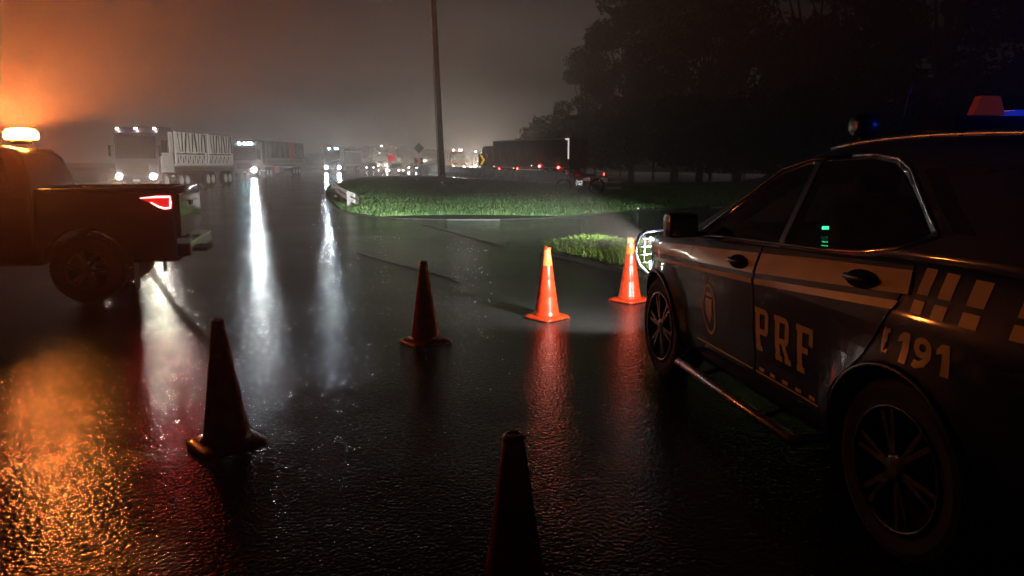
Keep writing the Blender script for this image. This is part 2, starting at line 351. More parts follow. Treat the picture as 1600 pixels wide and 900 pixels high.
# ------------------------------------------------------------------ traffic cones
def cone():
    r = empty('traffic_cone', (0, 0, 0))
    bm = bmesh.new(); h = .195; q = [(-h, -h*.55), (-h*.55, -h), (h*.55, -h), (h, -h*.55), (h, h*.55), (h*.55, h), (-h*.55, h), (-h, h*.55)]
    q = []                                           # square base with soft corners that curl a little
    for k in range(32):
        a = 2*PI*k/32; c, s = math.cos(a), math.sin(a); u = (abs(c)**5+abs(s)**5)**(-1/5); q.append((h*c*u, h*s*u))
    lev = [(1, .004), (1.0, .018), (.93, .028), (.78, .040)]
    R = [[bm.verts.new((x*f, y*f, z+(.012 if max(abs(x), abs(y)) > .18 and min(abs(x), abs(y)) > .15 else 0))) for x, y in q] for f, z in lev]
    for A, B in zip(R, R[1:]):
        for i in range(32): bm.faces.new((A[i], A[(i+1) % 32], B[(i+1) % 32], B[i]))
    bm.faces.new(R[0]); bm.faces.new(R[-1]); fin('base', bm, M['orange'], r, True)
    for sx in (-1, 1):
        for sy in (-1, 1): box('foot', (sx*.15, sy*.15, .004), (.05, .05, .012), M['orange'], r)
    prof = [(.150, .038), (.136, .05), (.128, .075)]
    for z in (.24, .42, .56, .68): rr = .128-(z-.075)/.665*.096; prof += [(rr, z-.006), (rr-.0012, z), (rr-.001, z+.006)]
    prof += [(.033, .735), (.031, .748), (.024, .750), (.022, .74)]
    lathe('body', prof, M['orange'], r, n=40)
    lathe('lit_top', [(.0575, .560), (.0590, .563), (.0345, .728), (.0335, .73)], mat('lit_top_orange', (.72, .17, .045), .22, coat=.7), r, n=40)  # paler colour paints in the overexposed top of a lit cone
    lathe('top_rim', [(.036, .728), (.037, .732), (.037, .742), (.034, .746)], M['orange'], r, n=24)
    return r
c0 = cone()
cones = [((355, 695), 42, 'dark traffic cone standing nearest the left pickup, its left flange corner catching light', (-1.664, 4.109)),
         ((665, 535), 38, 'unlit dark traffic cone standing alone in the middle of the wet road', (-.792, 6.598)),
         ((854, 497), 44, 'brightly lit orange traffic cone with a pale top just left of the police car', (.366, 7.669)),
         ((985, 467), 40, 'orange traffic cone partly hidden by the headlamp of the police car', (1.40, 8.66)),
         (None, 35, 'black silhouetted traffic cone closest to the viewer at the lower edge', (0.01, 2.30))]
for i, (_, a, lb, p) in enumerate(cones):
    o = c0 if i == 0 else copy_tree(c0); o.location = (p[0], p[1], .004); o.rotation_euler = (random.uniform(-.01, .01), random.uniform(-.01, .01), math.radians(a))
    tag(o, lb, 'traffic cone', 'traffic cones closing the lane')

# ------------------------------------------------------------------ wheels for cars
def car_wheel(parent, side, x, y, r=.375, w=.235, rimmat=None, spokes=6, rr=.255, name='wheel'):
    """side -1 = left; x = outer face position"""
    rimmat = rimmat or M['darkalloy']
    t = []; xo = x; s = side
    prof = [(rr, 0), (rr+.02, -.004), (r-.05, .004), (r-.02, -.006), (r-.003, -.03), (r, -.06), (r, -w+.06), (r-.003, -w+.03), (r-.02, -w+.006), (rr, -w)]
    bm = bmesh.new(); alathe(bm, [(a, s*b) for a, b in prof], 'X', (xo, y, r), 48, False)
    tr = 44                                          # tread blocks
    for i in range(tr):
        a = 2*PI*i/tr
        for k in (-1, 1): abox(bm, (xo-s*(w/2)+k*.045, y+(r+.002)*math.cos(a+k*.03), r+(r+.002)*math.sin(a+k*.03)), (.07, .03, .012), Matrix.Rotation(a-PI/2, 3, 'X'))
    ty = fin(name, bm, M['rubber'], parent, False)
    bm = bmesh.new(); alathe(bm, [(rr+.006, s*.004), (rr-.01, s*.006), (rr-.018, -s*.03), (rr-.03, -s*.12), (.08, -s*.13), (.08, -s*.14), (rr-.02, -s*.135)], 'X', (xo, y, r), 48, False)
    lip = fin('rim', bm, rimmat, ty, True)
    bm = bmesh.new()
    for i in range(spokes):
        a0 = 2*PI*i/spokes+.2
        for da in (-.13, .13):
            p0 = Vector((xo-s*.022, y+.045*math.cos(a0+da*.6), r+.045*math.sin(a0+da*.6))); p1 = Vector((xo-s*.008, y+(rr-.015)*math.cos(a0+da), r+(rr-.015)*math.sin(a0+da)))
            d = p1-p0; abox(bm, (p0+p1)/2, (.022, .026, d.length), Matrix.Rotation(math.atan2(-(p1.y-p0.y), p1.z-p0.z), 3, 'X'), .004)
    alathe(bm, [(.065, -s*.03), (.062, -s*.008), (.05, -s*.002), (.03, s*.002)], 'X', (xo, y, r), 24)
    fin('spokes', bm, rimmat, ty, False)
    return ty

# ------------------------------------------------------------------ police car
CH = math.radians(9.17)
vdir = Vector((-math.sin(CH), math.cos(CH), 0)); ndir = Vector((math.cos(CH), math.sin(CH), 0))
pc = Vector((1.573, 2.875, 0))+ndir*.90
car = empty('police_car', pc, CH, 'dark blue police utility car with yellow side band and roof light bar at right', 'police car')
WB = 2.72
Wf = sm([(-1.05, .80), (-.95, .86), (-.7, .90), (-.3, .925), (1, .93), (2.4, .93), (2.75, .915), (3.0, .875), (3.2, .80), (3.35, .69), (3.45, .52)])
vp = sm([(.30, .90), (.42, .955), (.5, .975), (.62, .985), (.8, .99), (.92, 1.0), (1.0, 1.005), (1.06, .99), (1.14, .962), (1.22, .93), (1.3, .9)])
zbelt = sm([(-1.05, 1.20), (-.5, 1.26), (.1, 1.25), (.6, 1.22), (1.3, 1.185), (2.1, 1.145), (2.5, 1.13), (2.9, 1.075), (3.2, 1.00), (3.38, .90), (3.45, .80)])
ztop = sm([(-1.05, 1.22), (2.1, 1.19), (2.4, 1.19), (2.8, 1.15), (3.15, 1.07), (3.36, .97), (3.45, .84)])
def S(y, z):
    s = Wf(y)*vp(z)
    for wy in (0, WB):
        d = math.hypot(y-wy, z-.38); s += .035*math.exp(-((d-.43)/.085)**2)*(1 if z > .2 else 0)
    s -= .018*math.exp(-((z-.56)/.10)**2)*math.exp(-((y-1.35)/.9)**4)      # hollow low on the doors
    return s
def body_half(y):
    zb, zt = zbelt(y), max(ztop(y), zbelt(y)+.01); z0 = .30+max(0, (y-3.1))*.35+max(0, -.6-y)*.25
    zz = [z0+(zb-.03-z0)*k/22 for k in range(23)]
    pts = [(0, z0), (.6*Wf(y), z0)]+[(S(y, z), z) for z in zz]
    xs = S(y, zb-.03)
    pts += [(xs-.02, zb-.008), (xs-.05, zb+.006), (xs*.7, zb+.006+(zt-zb)*.7), (xs*.35, zt), (0, zt+.006)]
    return pts
ys = sorted(set(list(np.round(np.arange(-1.05, 3.0, .05), 3))+list(np.round(np.linspace(3.0, 3.45, 14), 3))))
body = fin('body', loft_bm(ys, body_half), P_BLUE, car, True)
cut = []
for wy in (0, WB):
    for s in (-1, 1):
        bm = bmesh.new(); acyl(bm, (s*.62, wy, .385), (s*1.3, wy, .385), .425, n=56); cut.append(fin('cut', bm, None))
for c in cut: c.parent = car
boolean(body, cut)
# cabin
def G(y, z): return (.862-(z-1.2)*.44)*min(1, Wf(y)/.925)+.004
zroof = sm([(-1.0, 1.32), (-.85, 1.56), (-.65, 1.70), (-.3, 1.735), (.3, 1.75), (.8, 1.735), (1.15, 1.69), (1.5, 1.56), (2.0, 1.33), (2.3, 1.19), (2.4, 1.155)])
def gh(ins):
    def f(y):
        zr = max(zroof(y)-ins, zbelt(y)+.03); z0 = zbelt(y)-.03 if not ins else zbelt(y)-.02
        zs = [z0+(max(z0+.01, zr-.09)-z0)*k/8 for k in range(9)]
        pts = [(0, z0)]+[(G(y, z)-ins, z) for z in zs]; xr = pts[-1][0]; zz = zs[-1]
        pts += [(xr-.02, zz+(zr-zz)*.45), (xr-.055, zz+(zr-zz)*.8), (xr-.12, zr-.008), (xr*.45, zr+.008), (0, zr+.012)]
        return pts
    return f
gy = list(np.round(np.arange(-1.0, 2.401, .05), 3))
cabin = fin('cabin_frame', loft_bm(gy, gh(0)), P_BLUE, car, True)
inner = fin('cut', loft_bm(list(np.round(np.arange(-.9, 2.26, .07), 3)), gh(.045)), None, car)
WF = [(2.02, 1.165), (1.72, 1.36), (1.38, 1.56), (1.14, 1.615), (1.10, 1.615), (1.10, 1.205)]
WR = [(1.03, 1.21), (1.03, 1.63), (.62, 1.645), (.44, 1.62), (.34, 1.57), (.17, 1.45), (.04, 1.35), (.16, 1.29), (.40, 1.245)]
WQ = [(-.08, 1.36), (.07, 1.46), (.25, 1.60), (.1, 1.615), (-.50, 1.605), (-.68, 1.55), (-.74, 1.37)]
cut = [inner]
for w_ in (WF, WR):
    cut.append(prism('cut', w_, 'x', -1.2, 1.2, None, car))
cut.append(prism('cut', [(-.56, 1.215), (-.5, 1.5), (.5, 1.5), (.56, 1.215)][::1], 'y', 1.45, 2.7, None, car))
boolean(cabin, cut)
for s in (-1, 1):
    for w_, nm in ((WF, 'front_window'), (WR, 'rear_window'), (WQ, 'quarter_window')):
        bm = bmesh.new(); vs = [bm.verts.new((s*(G(y, z)+(.004 if w_ is WQ else -.003)), y, z)) for y, z in w_]; bm.faces.new(vs)
        fin(nm, bm, M['darkglass'] if w_ is WQ else M['glass'], car)
bm = bmesh.new(); vs = [bm.verts.new(p) for p in ((-.62, 2.20, 1.205), (.62, 2.20, 1.205), (.52, 1.46, 1.54), (-.52, 1.46, 1.54))]; bm.faces.new(vs); fin('windscreen', bm, M['glass'], car)
def Gm(y, z): return G(y, z)
trim = [(2.06, 1.150), (1.7, 1.172), (1.2, 1.192), (.7, 1.212), (.42, 1.232), (.19, 1.272), (-.01, 1.345), (.06, 1.39), (.17, 1.475), (.33, 1.60), (.44, 1.645), (.62, 1.665), (.8, 1.66)]
tube('window_trim', [(-(G(y, z)+.003), y, z) for y, z in trim], .0085, M['chrome'], car)
tube('window_trim', [((G(y, z)+.003), y, z) for y, z in trim], .0085, M['chrome'], car)
# A-pillar trim, dark
tube('pillar_trim', [(-(G(y, z)+.002), y, z) for y, z in [(.8, 1.66), (1.14, 1.642), (1.4, 1.585), (1.75, 1.37), (2.05, 1.185)]], .010, M['black'], car)
# seats and the lit radio inside
for sx in (-.38, .38):
    for yy in (1.0, .15):
        s_ = box('seat', (sx, yy, 1.28), (.46, .12, .34), M['seat'], car, .04); box('headrest', (sx, yy-.01, 1.50), (.25, .08, .14), M['seat'], s_, .03)
rd = box('radio', (-.30, 1.50, 1.225), (.16, .06, .07), M['black'], car, .008); box('display', (-.36, 1.462, 1.243), (.055, .006, .018), lamp('green_display', (.05, 1, .35), 4), rd)
lathe('steering_wheel', [(.19, -.012), (.20, 0), (.19, .012), (.17, 0)], M['black'], car, 'Z', (-.36, 1.72, 1.10), 24)
# doors (proud panels with open seams round them)
arc_r = [(.47*math.cos(a), .38+.47*math.sin(a)) for a in np.linspace(math.radians(72), math.radians(6), 8)]
D1 = [(1.215, .44), (2.10, .44), (2.17, .56), (2.13, .8), (2.07, 1.0), (2.08, 1.125), (1.215, 1.165)]
D2 = [(1.200, .44), (1.200, 1.166), (.4, 1.205), (.03, 1.222), (.02, 1.17), (.06, 1.06), (.12, .95)]+arc_r[1:]+[(.475, .44)]
fd = decal('front_door', [D1], S, .007, P_BLUE, car, .02); rdo = decal('rear_door', [D2], S, .007, P_BLUE, car, .02)
def DS(y, z): return S(y, z)+.007
def handle(y, z, door):
    h = decal('handle_recess', [[(y+.115*math.cos(a)*1.0, z+.040*math.sin(a)) for a in np.linspace(0, 2*PI, 20)[:-1]]], DS, .0055, mat('recess_black', (.006, .006, .006), .9, spec=.1), door)
    x = S(y, z)
    bm = bmesh.new(); atube(bm, [(-x-.006, y-.10, z+.002), (-x-.035, y-.08, z+.004), (-x-.042, y, z+.006), (-x-.034, y+.08, z+.004), (-x-.006, y+.10, z+.002)], [.013, .015, .016, .015, .013], 10); fin('handle', bm, M['black'], door, True)
handle(1.41, 1.06, fd); handle(.30, 1.13, rdo)
# livery
LV = DS
def livery(name, polys, off=.004, base=LV, m=YEL, parent=car): return decal(name, polys, S if parent == car else base, .003, m, parent, 0, .05)
livery('yellow_band', [[(3.10, .93), (2.68, .955), (2.10, .98), (2.10, 1.077), (2.68, 1.04), (3.02, 1.02)]], .011)
livery('yellow_band', [[(2.08, .98), (1.222, 1.022), (1.222, 1.132), (2.078, 1.078)]], .004, parent=fd)
livery('yellow_band', [[(1.193, 1.024), (-.0, 1.115), (.025, 1.205), (.6, 1.175), (1.193, 1.135)], ], .004, parent=rdo)
livery('thin_yellow_line', [[(2.08, .925), (1.222, .962), (1.222, .994), (2.08, .950)]], .004, parent=fd)
livery('thin_yellow_line', [[(1.193, .963), (.06, 1.045), (.035, 1.083), (1.193, .996)]], .004, parent=rdo)
livery('thin_yellow_line', [[(2.86, .886), (2.10, .924), (2.10, .949), (2.86, .910)]], .011)
for k, (a, b) in enumerate(((-.035, -.095), (-.145, -.21), (-.285, -.365), (-.50, -.62), (-.74, -.84))):
    livery('yellow_bar', [[(a, 1.125), (a, 1.225-.004*k), (b, 1.225-.004*k), (b, 1.125)], [(a, 1.050), (a, 1.102), (b, 1.102), (b, 1.050)]], .011)
def ell(a, b, n=28, c=(1.80, .70)): return [(c[0]+a*math.cos(t), c[1]+b*math.sin(t)) for t in np.linspace(0, 2*PI, n+1)[:-1]]
def slab(ch, y0, z0, w, h):
    """one slab-serif capital drawn as rectangles; y runs backwards along the car, so left of the letter is larger y"""
    R = []
    def r(a, b, c, d): R.append([(y0-a*w, z0+c*h), (y0-b*w, z0+c*h), (y0-b*w, z0+d*h), (y0-a*w, z0+d*h)])
    def q(*p): R.append([(y0-a*w, z0+b*h) for a, b in p])
    r(.07, .38, .13, .87)                            # stem
    r(0, .48, 0, .13)
    if ch == 'F': r(0, 1, .87, 1); r(.36, .74, .44, .57); q((.78, .87), (.78, .66), (1, .62), (1, .87)); q((.66, .57), (.66, .66), (.80, .70), (.80, .32), (.66, .36), (.66, .44))if False else r(.62, .76, .36, .65) if False else None
    else:
        r(0, .80, .87, 1); q((.80, 1), (.80, .80), (1, .86), (.96, .93)) ; q((.74, .87), (.74, .52), (1, .52), (1, .86)) if False else r(.74, 1.0, .53, .86)
        q((.36, .40), (.36, .53), (1, .53), (.94, .44), (.82, .40))
        if ch == 'R': q((.52, .40), (.78, .40), (.96, .13), (.70, .13)); r(.66, 1.08, 0, .13)
    return [p for p in R if p]
for ch, y0, zz in (('P', 1.185, .595), ('R', .975, .592), ('F', .755, .590)):
    livery('letter_'+ch.lower(), slab(ch, y0, zz, .150, .245), .004, parent=rdo)
for yy in (.0, -.205): livery('digit_1', [[(yy-.030, .972), (yy-.068, .972), (yy-.068, .850), (yy-.030, .850)], [(yy-.002, .945), (yy-.002, .925), (yy-.0295, .935), (yy-.0295, .972)]])
o1 = ell(.046, .040, 20, (-.137, .932)); o2 = ell(.018, .016, 20, (-.137, .932))
livery('digit_9', [[o1[i], o1[(i+1) % 20], o2[(i+1) % 20], o2[i]] for i in range(20)]+[[(-.1545, .925), (-.183, .932), (-.181, .898), (-.160, .862), (-.120, .848), (-.098, .856), (-.105, .882), (-.128, .878), (-.146, .893)]])
ph = [(.012*math.cos(a), 0) for a in (0,)]
hs = []                                              # handset mark in front of the number
for a in np.linspace(math.radians(-62), math.radians(62), 9): hs.append((.055*math.cos(a)*.6+.062, .915+.062*math.sin(a)))
for a in np.linspace(math.radians(62), math.radians(-62), 9): hs.append((.022*math.cos(a)*.6+.062-.010, .915+.046*math.sin(a)))
livery('handset_mark', [hs, [(.068, .962), (.050, .968), (.046, .950), (.064, .944)], [(.068, .868), (.050, .862), (.046, .880), (.064, .886)]], .0115)
livery('sill_mark', [[(2.0, .462), (1.23, .462), (1.23, .472), (2.0, .472)]], .004, parent=fd)
livery('sill_mark', [[(1.19, .462), (.55, .462), (.55, .472), (1.19, .472)]]+[[(y, .480), (y-.055, .480), (y-.055, .500), (y, .500)] for y in (1.15, 1.03, .90, .77, .64)], .004, parent=rdo)
# door crest: ringed oval with a plain shield and wing strokes
cy, cz = 1.80, .70
def ell(a, b, n=28, c=(cy, cz)): return [(c[0]+a*math.cos(t), c[1]+b*math.sin(t)) for t in np.linspace(0, 2*PI, n+1)[:-1]]
o1, o2 = ell(.098, .165), ell(.082, .145)
livery('crest', [[o1[i], o1[(i+1) % 28], o2[(i+1) % 28], o2[i]] for i in range(28)]+[[(cy-.045, cz+.07), (cy+.045, cz+.07), (cy+.04, cz-.03), (cy, cz-.09), (cy-.04, cz-.03)],
        [(cy-.05, cz+.085), (cy+.05, cz+.085), (cy+.04, cz+.11), (cy-.04, cz+.11)]]+[[(cy+s*(.02+k*.028), cz+.172), (cy+s*(.035+k*.028), cz+.170), (cy+s*(.05+k*.035), cz+.215-k*.008), (cy+s*(.04+k*.035), cz+.215-k*.008)] for s in (-1, 1) for k in range(3)], .004, parent=fd)
# black cladding, step, roof rail
for s in (-1, 1):
    for wy in (0, WB):
        bm = bmesh.new(); pp = []
        for a in np.linspace(math.radians(-10), math.radians(190), 25):
            y, z = wy+.432*math.cos(a), .385+.432*math.sin(a); pp.append((s*(S(y, max(z, .33))+.002), y, z))
        atube(bm, pp, .016, 8); fin('wheel_arch_lip', bm, M['black'], car, True)
    xs = .99
    bm = bmesh.new(); atube(bm, [(s*.84, 2.20, .33), (s*xs, 2.10, .275), (s*xs, .62, .275), (s*.84, .52, .33)], .030, 12); fin('side_step', bm, M['alloy'], car, True)
    rl = [(s*(G(y, zroof(y)-.09)-.10), y, zroof(y)-.004) for y in np.linspace(-.72, 1.10, 16)]
    bm = bmesh.new(); atube(bm, rl, .013, 8); fin('roof_rail', bm, M['alloy'], car, True)
for s in (-1, 1):
    mm = box('mirror', (s*1.045, 2.03, 1.22), (.21, .14, .165), M['black'], car, .055)
    box('mirror_glass', (s*1.045, 1.962, 1.215), (.16, .006, .11), M['chrome'], mm)
    box('mirror_arm', (s*.92, 2.05, 1.16), (.12, .06, .035), M['black'], mm, .01)
for s in (-1, 1):
    for wy in (0, WB): car_wheel(car, s, s*.905, wy, r=.385, rr=.262)
# headlamps: dark housing, clear lens and a daytime running light ring
HL = [(2.90, 1.035), (3.08, 1.03), (3.22, 1.00), (3.33, .95), (3.385, .88), (3.36, .80), (3.27, .76), (3.15, .77), (3.06, .84), (2.98, .94)]
for s in (-1, 1):
    sg = lambda o: setattr(o, 'scale', (-1, 1, 1)) if s > 0 else None
    hd = decal('headlight', [HL], S, .006, M['alloy'], car, .012, .04); sg(hd)
    bm = bmesh.new(); atube(bm, [(-(S(y, z)+.020), y, z) for y, z in HL[0:9]], .0125, 8, False); fin('running_light', bm, lamp('running_light_glow', (.72, .88, 1), 2.2), hd, True)
    for z in (.96, .90, .84):
        a = 3.30 if z > .8 else 3.2; bm = bmesh.new(); atube(bm, [(-(S(y, z)+.012), y, z) for y in np.linspace(3.04+(.96-z)*.4, 3.31, 8)], .0045, 6); fin('reflector_bar', bm, lamp('reflector_bar_glow', (.72, .9, 1), .8), hd, True)
for s in (-1, 1):
    fg = decal('fog_lamp', [ell(.045, .06, 18, (3.13, .66))], S, .006, M['chrome'], car, .01, .04)
    if s > 0: fg.scale = (-1, 1, 1)
box('grille', (0, 3.45, .80), (.9, .04, .26), M['black'], car, .01)
for k in range(4): box('grille_bar', (0, 3.475, .71+k*.06), (.86, .02, .014), M['chrome'], car, .004)
box('front_bumper', (0, 3.44, .48), (1.25, .14, .22), M['black'], car, .04); box('rear_bumper', (0, -1.06, .52), (1.55, .14, .24), M['black'], car, .04)
for s in (-1, 1): box('tail_light', (s*.76, -1.045, 1.05), (.18, .08, .22), mat('red_lens', (.3, .005, .005), .2, coat=.5), car, .02)
bb = tube('bull_bar', [(-.55, 3.60, .62), (-.70, 3.60, .66), (-.79, 3.57, .74), (-.835, 3.54, .84), (-.83, 3.54, .94), (-.80, 3.55, 1.00), (-.74, 3.57, 1.035), (-.60, 3.60, 1.045), (.60, 3.60, 1.045), (.74, 3.57, 1.035), (.80, 3.55, 1.00), (.83, 3.54, .94), (.835, 3.54, .84), (.79, 3.57, .74), (.70, 3.60, .66), (.55, 3.60, .62)], .016, mat('brushed_steel', (.6, .66, .75), .45, metal=.6), car, 12, True)
for s in (-1, 1):
    tube('guard_upright', [(s*.46, 3.60, .62), (s*.46, 3.60, 1.04)], .02, M['steel'], bb)
    for z in (.76, .83, .90, .97): tube('guard_wire', [(s*.46, 3.60, z), (s*.70, 3.59, z), (s*.82, 3.55, z)], .0032, M['black'], bb, 6)
    for x in (.62, .74): tube('guard_wire', [(s*x, 3.585, .68), (s*x, 3.585, 1.035)], .0032, M['black'], bb, 6)
    tube('guard_mount', [(s*.40, 3.38, .55), (s*.46, 3.60, .64)], .02, M['steel'], bb)
    lathe('headlamp_bulb', [(.065, 0), (.06, .012), (.03, .016)], lamp('headlamp_bulb_glow', (.9, 1, 1), 8), car, 'Z', (0, 0, 0), 20).matrix_local = Matrix.Translation((s*.64, 3.41, .90)) @ Matrix.Rotation(-PI/2, 4, 'X')
_l = bpy.data.lights.new('blue_lens_light', 'POINT'); _l.energy = 14; _l.color = (.03, .06, 1); _l.shadow_soft_size = .05; _o = bpy.data.objects.new('blue_lens_light', _l); C.objects.link(_o); _o.location = (.36, .25, 1.95); _o.parent = car
for s in (-1, 1): tube('step_bracket', [(s*.80, 1.75, .33), (s*.985, 1.75, .28)], .015, M['black'], car); tube('step_bracket', [(s*.80, .95, .33), (s*.985, .95, .28)], .015, M['black'], car)
# roof equipment
lb = box('light_bar', (0, .42, 1.792), (1.06, .24, .07), mat('matte_black', (.008, .008, .009), .9, spec=.1), car, .02)
for s in (-1, 1):
    box('light_bar_foot', (s*.50, .42, 1.752), (.08, .14, .03), M['black'], lb, .01)
    prism('red_lens', [(s*.36-.078, 1.829), (s*.36+.078, 1.829), (s*.36+.045, 1.910), (s*.36-.045, 1.910)], 'y', .31, .35, mat('siren_lens_glow', (.55, .05, .04), .15, coat=.8, var=.1, vscale=20, emit=(1, .12, .06), es=.035), lb, .004)  # the red lens is unlit; its faint emission is added brightness
    prism('blue_lens', [(s*.11-.10, 1.829), (s*.11+.10, 1.829), (s*.11+.085, 1.855), (s*.13-.085, 1.855)], 'y', .33, .50, mat('blue_lens', (.01, .015, .12), .15, coat=.8, emit=(.02, .05, 1), es=.25 if s < 0 else 3) if s < 0 else mat('lit_blue_lens', (.01, .015, .12), .15, emit=(.05, .12, 1), es=4), lb, .004)
sp = lathe('spot_lamp', [(.02, -.05), (.055, -.045), (.066, 0), (.066, .05), (.058, .055)], M['black'], car, 'X', (-.50, .98, 1.815), 20)
tube('spot_bracket', [(-.50, .98, 1.76), (-.49, .98, 1.70)], .016, M['black'], sp)
tube('antenna', [(-.35, .88, 1.74), (-.352, .85, 1.95), (-.356, .80, 2.08)], [.006, .004, .003], M['black'], car)
# spot lights = headlamp beams of the police car, plus an added fill for the truck
for s in (-1, 1):
    hp = (s*.66, 3.46, .90)
    spot('headlamp_spill', hp, (s*.66+(-.6 if s < 0 else .8), 6.5, .45), 1000 if s < 0 else 800, 100, 1, (.97, 1, .93), car)
    spot('headlamp_beam', hp, (s*.66+20*math.tan(math.radians(4 if s > 0 else 0)), 23.5, -.30), 13000, 4.6, .5, (.88, 1, .90), car, .02, 7)
spot('truck_side_fill', (-.66, 3.50, .92), (-.66-38*math.tan(math.radians(15)), 41.5, 4.4), 42000, 32, .8, (1, .98, .92), car, .02)  # added fill to brighten the nearest truck's side, not a real headlamp beam

# ------------------------------------------------------------------ pickup with amber beacon
PH = math.radians(104)
pf = Vector((-math.sin(PH), math.cos(PH), 0)); pr = Vector((math.cos(PH), math.sin(PH), 0))
rear_left = Vector((-3.98, 8.72, 0))
pk = empty('pickup_truck', rear_left+pr*.92+pf*.98, PH, 'dark double cab pickup truck side-on at left with an amber beacon on its roof', 'pickup truck')
PW = sm([(-1.0, .87), (-.9, .90), (-.4, .92), (3.4, .92), (3.8, .88), (4.05, .76), (4.15, .6)])
def PS(y, z):
    s = PW(y)*float(np.interp(z, [.4, .5, .62, .8, 1.0, 1.1, 1.22, 1.3], [.93, .97, .985, .992, 1.0, .985, .965, .95]))
    for wy in (0, 3.08):
        d = math.hypot(y-wy, z-.40); s += .035*math.exp(-((d-.46)/.08)**2)
    return s
def pk_half(top):
    def f(y):
        zt = top(y); z0 = .46+max(0, y-3.6)*.1; zz = [z0+(zt-.02-z0)*k/16 for k in range(17)]
        x = PS(y, zt-.02); return [(0, z0), (.6, z0)]+[(PS(y, z), z) for z in zz]+[(x-.03, zt), (x*.5, zt+.01), (0, zt+.012)]
    return f
pys = list(np.round(np.arange(.50, 3.81, .06), 3))+[3.9, 4.0, 4.08, 4.15]
ptop = sm([(-1, 1.27), (2.6, 1.22), (3.0, 1.19), (3.6, 1.10), (3.95, 1.02), (4.15, .9)])
pb = fin('body', loft_bm(pys, pk_half(ptop)), P_DARK, pk, True)
bed = fin('bed', loft_bm([-.98, -.96, -.9]+list(np.round(np.arange(-.84, .46, .06), 3))+[.485], pk_half(lambda y: 1.33)), P_DARK, pk, True)
cut = [box('cut', (0, -.24, 1.15), (1.55, 1.38, .9), None, pk)]
for s in (-1, 1):
    bm = bmesh.new(); acyl(bm, (s*.6, 0, .41), (s*1.3, 0, .41), .46, n=48); cut.append(fin('cut', bm, None, pk))
boolean(bed, cut)
cut = []
for s in (-1, 1):
    bm = bmesh.new(); acyl(bm, (s*.6, 3.08, .41), (s*1.3, 3.08, .41), .46, n=48); cut.append(fin('cut', bm, None, pk))
boolean(pb, cut)
pz = sm([(.52, 1.30), (.62, 1.70), (.8, 1.80), (1.4, 1.83), (1.95, 1.79), (2.3, 1.60), (2.75, 1.32), (2.9, 1.24)])
def pg(y):
    zr = max(pz(y), ptop(y)+.02); z0 = ptop(y)-.03; zs = [z0+(max(zr-.08, z0+.01)-z0)*k/6 for k in range(7)]
    p = [(0, z0)]+[(.88-(z-1.25)*.40, z) for z in zs]; x = p[-1][0]; return p+[(x-.05, zr-.02), (x-.12, zr), (0, zr+.015)]
fin('cabin', loft_bm([.52, .56, .62]+list(np.round(np.arange(.7, 2.91, .1), 3)), pg), P_DARK, pk, True)
for s in (-1, 1):
    for w_ in ([(.72, 1.32), (.80, 1.68), (1.38, 1.70), (1.38, 1.30)], [(1.46, 1.30), (1.46, 1.70), (1.95, 1.68), (2.35, 1.48), (2.6, 1.30)]):
        bm = bmesh.new(); bm.faces.new([bm.verts.new((s*(.885-(z-1.25)*.40), y, z)) for y, z in w_]); fin('window', bm, M['darkglass'], pk)
    for wy in (0, 3.08): car_wheel(pk, s, s*.90, wy, r=.395, w=.25, rimmat=M['darkalloy'], rr=.225, name='wheel')
    ln = .02
    for yy in (.50, 1.42, 2.45): decal('door_seam', [[(yy, .55), (yy-.006, .55), (yy-.006, 1.2), (yy, 1.2)]], PS, .001, M['seam'], pk) if s < 0 else None
TL = [(-.965, 1.10), (-.965, 1.235), (-.80, 1.24), (-.62, 1.215), (-.74, 1.15), (-.84, 1.09), (-.90, 1.075)]
for s in (-1, 1):
    t_ = decal('tail_light', [TL], PS, .010, mat('tail_lens', (.25, .004, .004), .2, coat=.6, emit=(1, .02, .02), es=.6), pk, .03, .04)
    bm = bmesh.new(); atube(bm, [(-(PS(y, z)+.016), y, z) for y, z in [(-.63, 1.214), (-.80, 1.226), (-.945, 1.226), (-.95, 1.16), (-.945, 1.10), (-.89, 1.092), (-.83, 1.11), (-.74, 1.165)]], [.004, .011, .013, .013, .012, .011, .010, .006], 8)
    fin('light_guide', bm, lamp('tail_guide_glow', (1, .16, .14), 12), t_, True)
    if s < 0: spot('tail_light_light', (-1.04, -.82, 1.16), (-3, -1.4, 1.0), 9, 160, .5, (1, .03, .03), pk, .09)
    if s > 0: t_.scale = (-1, 1, 1)
bp = box('rear_bumper', (0, -1.05, .60), (1.70, .16, .17), M['chrome'], pk, .03); box('tow_step', (0, -1.16, .53), (.5, .14, .05), M['black'], bp, .01)
box('bumper_end_reflector', (-.80, -1.06, .70), (.12, .15, .06), M['white'], bp, .01)
box('tailgate', (0, -1.0, 1.0), (1.52, .05, .52), P_DARK, pk, .012); tg = box('handle', (0, -1.03, 1.12), (.2, .02, .06), M['black'], pk, .008)
for s in (-1, 1): box('mudflap', (s*.80, -.50, .33), (.26, .012, .42), M['black'], pk, .004)
box('mirror', (-1.06, 2.5, 1.32), (.2, .12, .18), M['black'], pk, .03); box('mirror', (1.06, 2.5, 1.32), (.2, .12, .18), M['black'], pk, .03)
box('front_bumper', (0, 4.15, .62), (1.5, .16, .26), P_DARK, pk, .04)
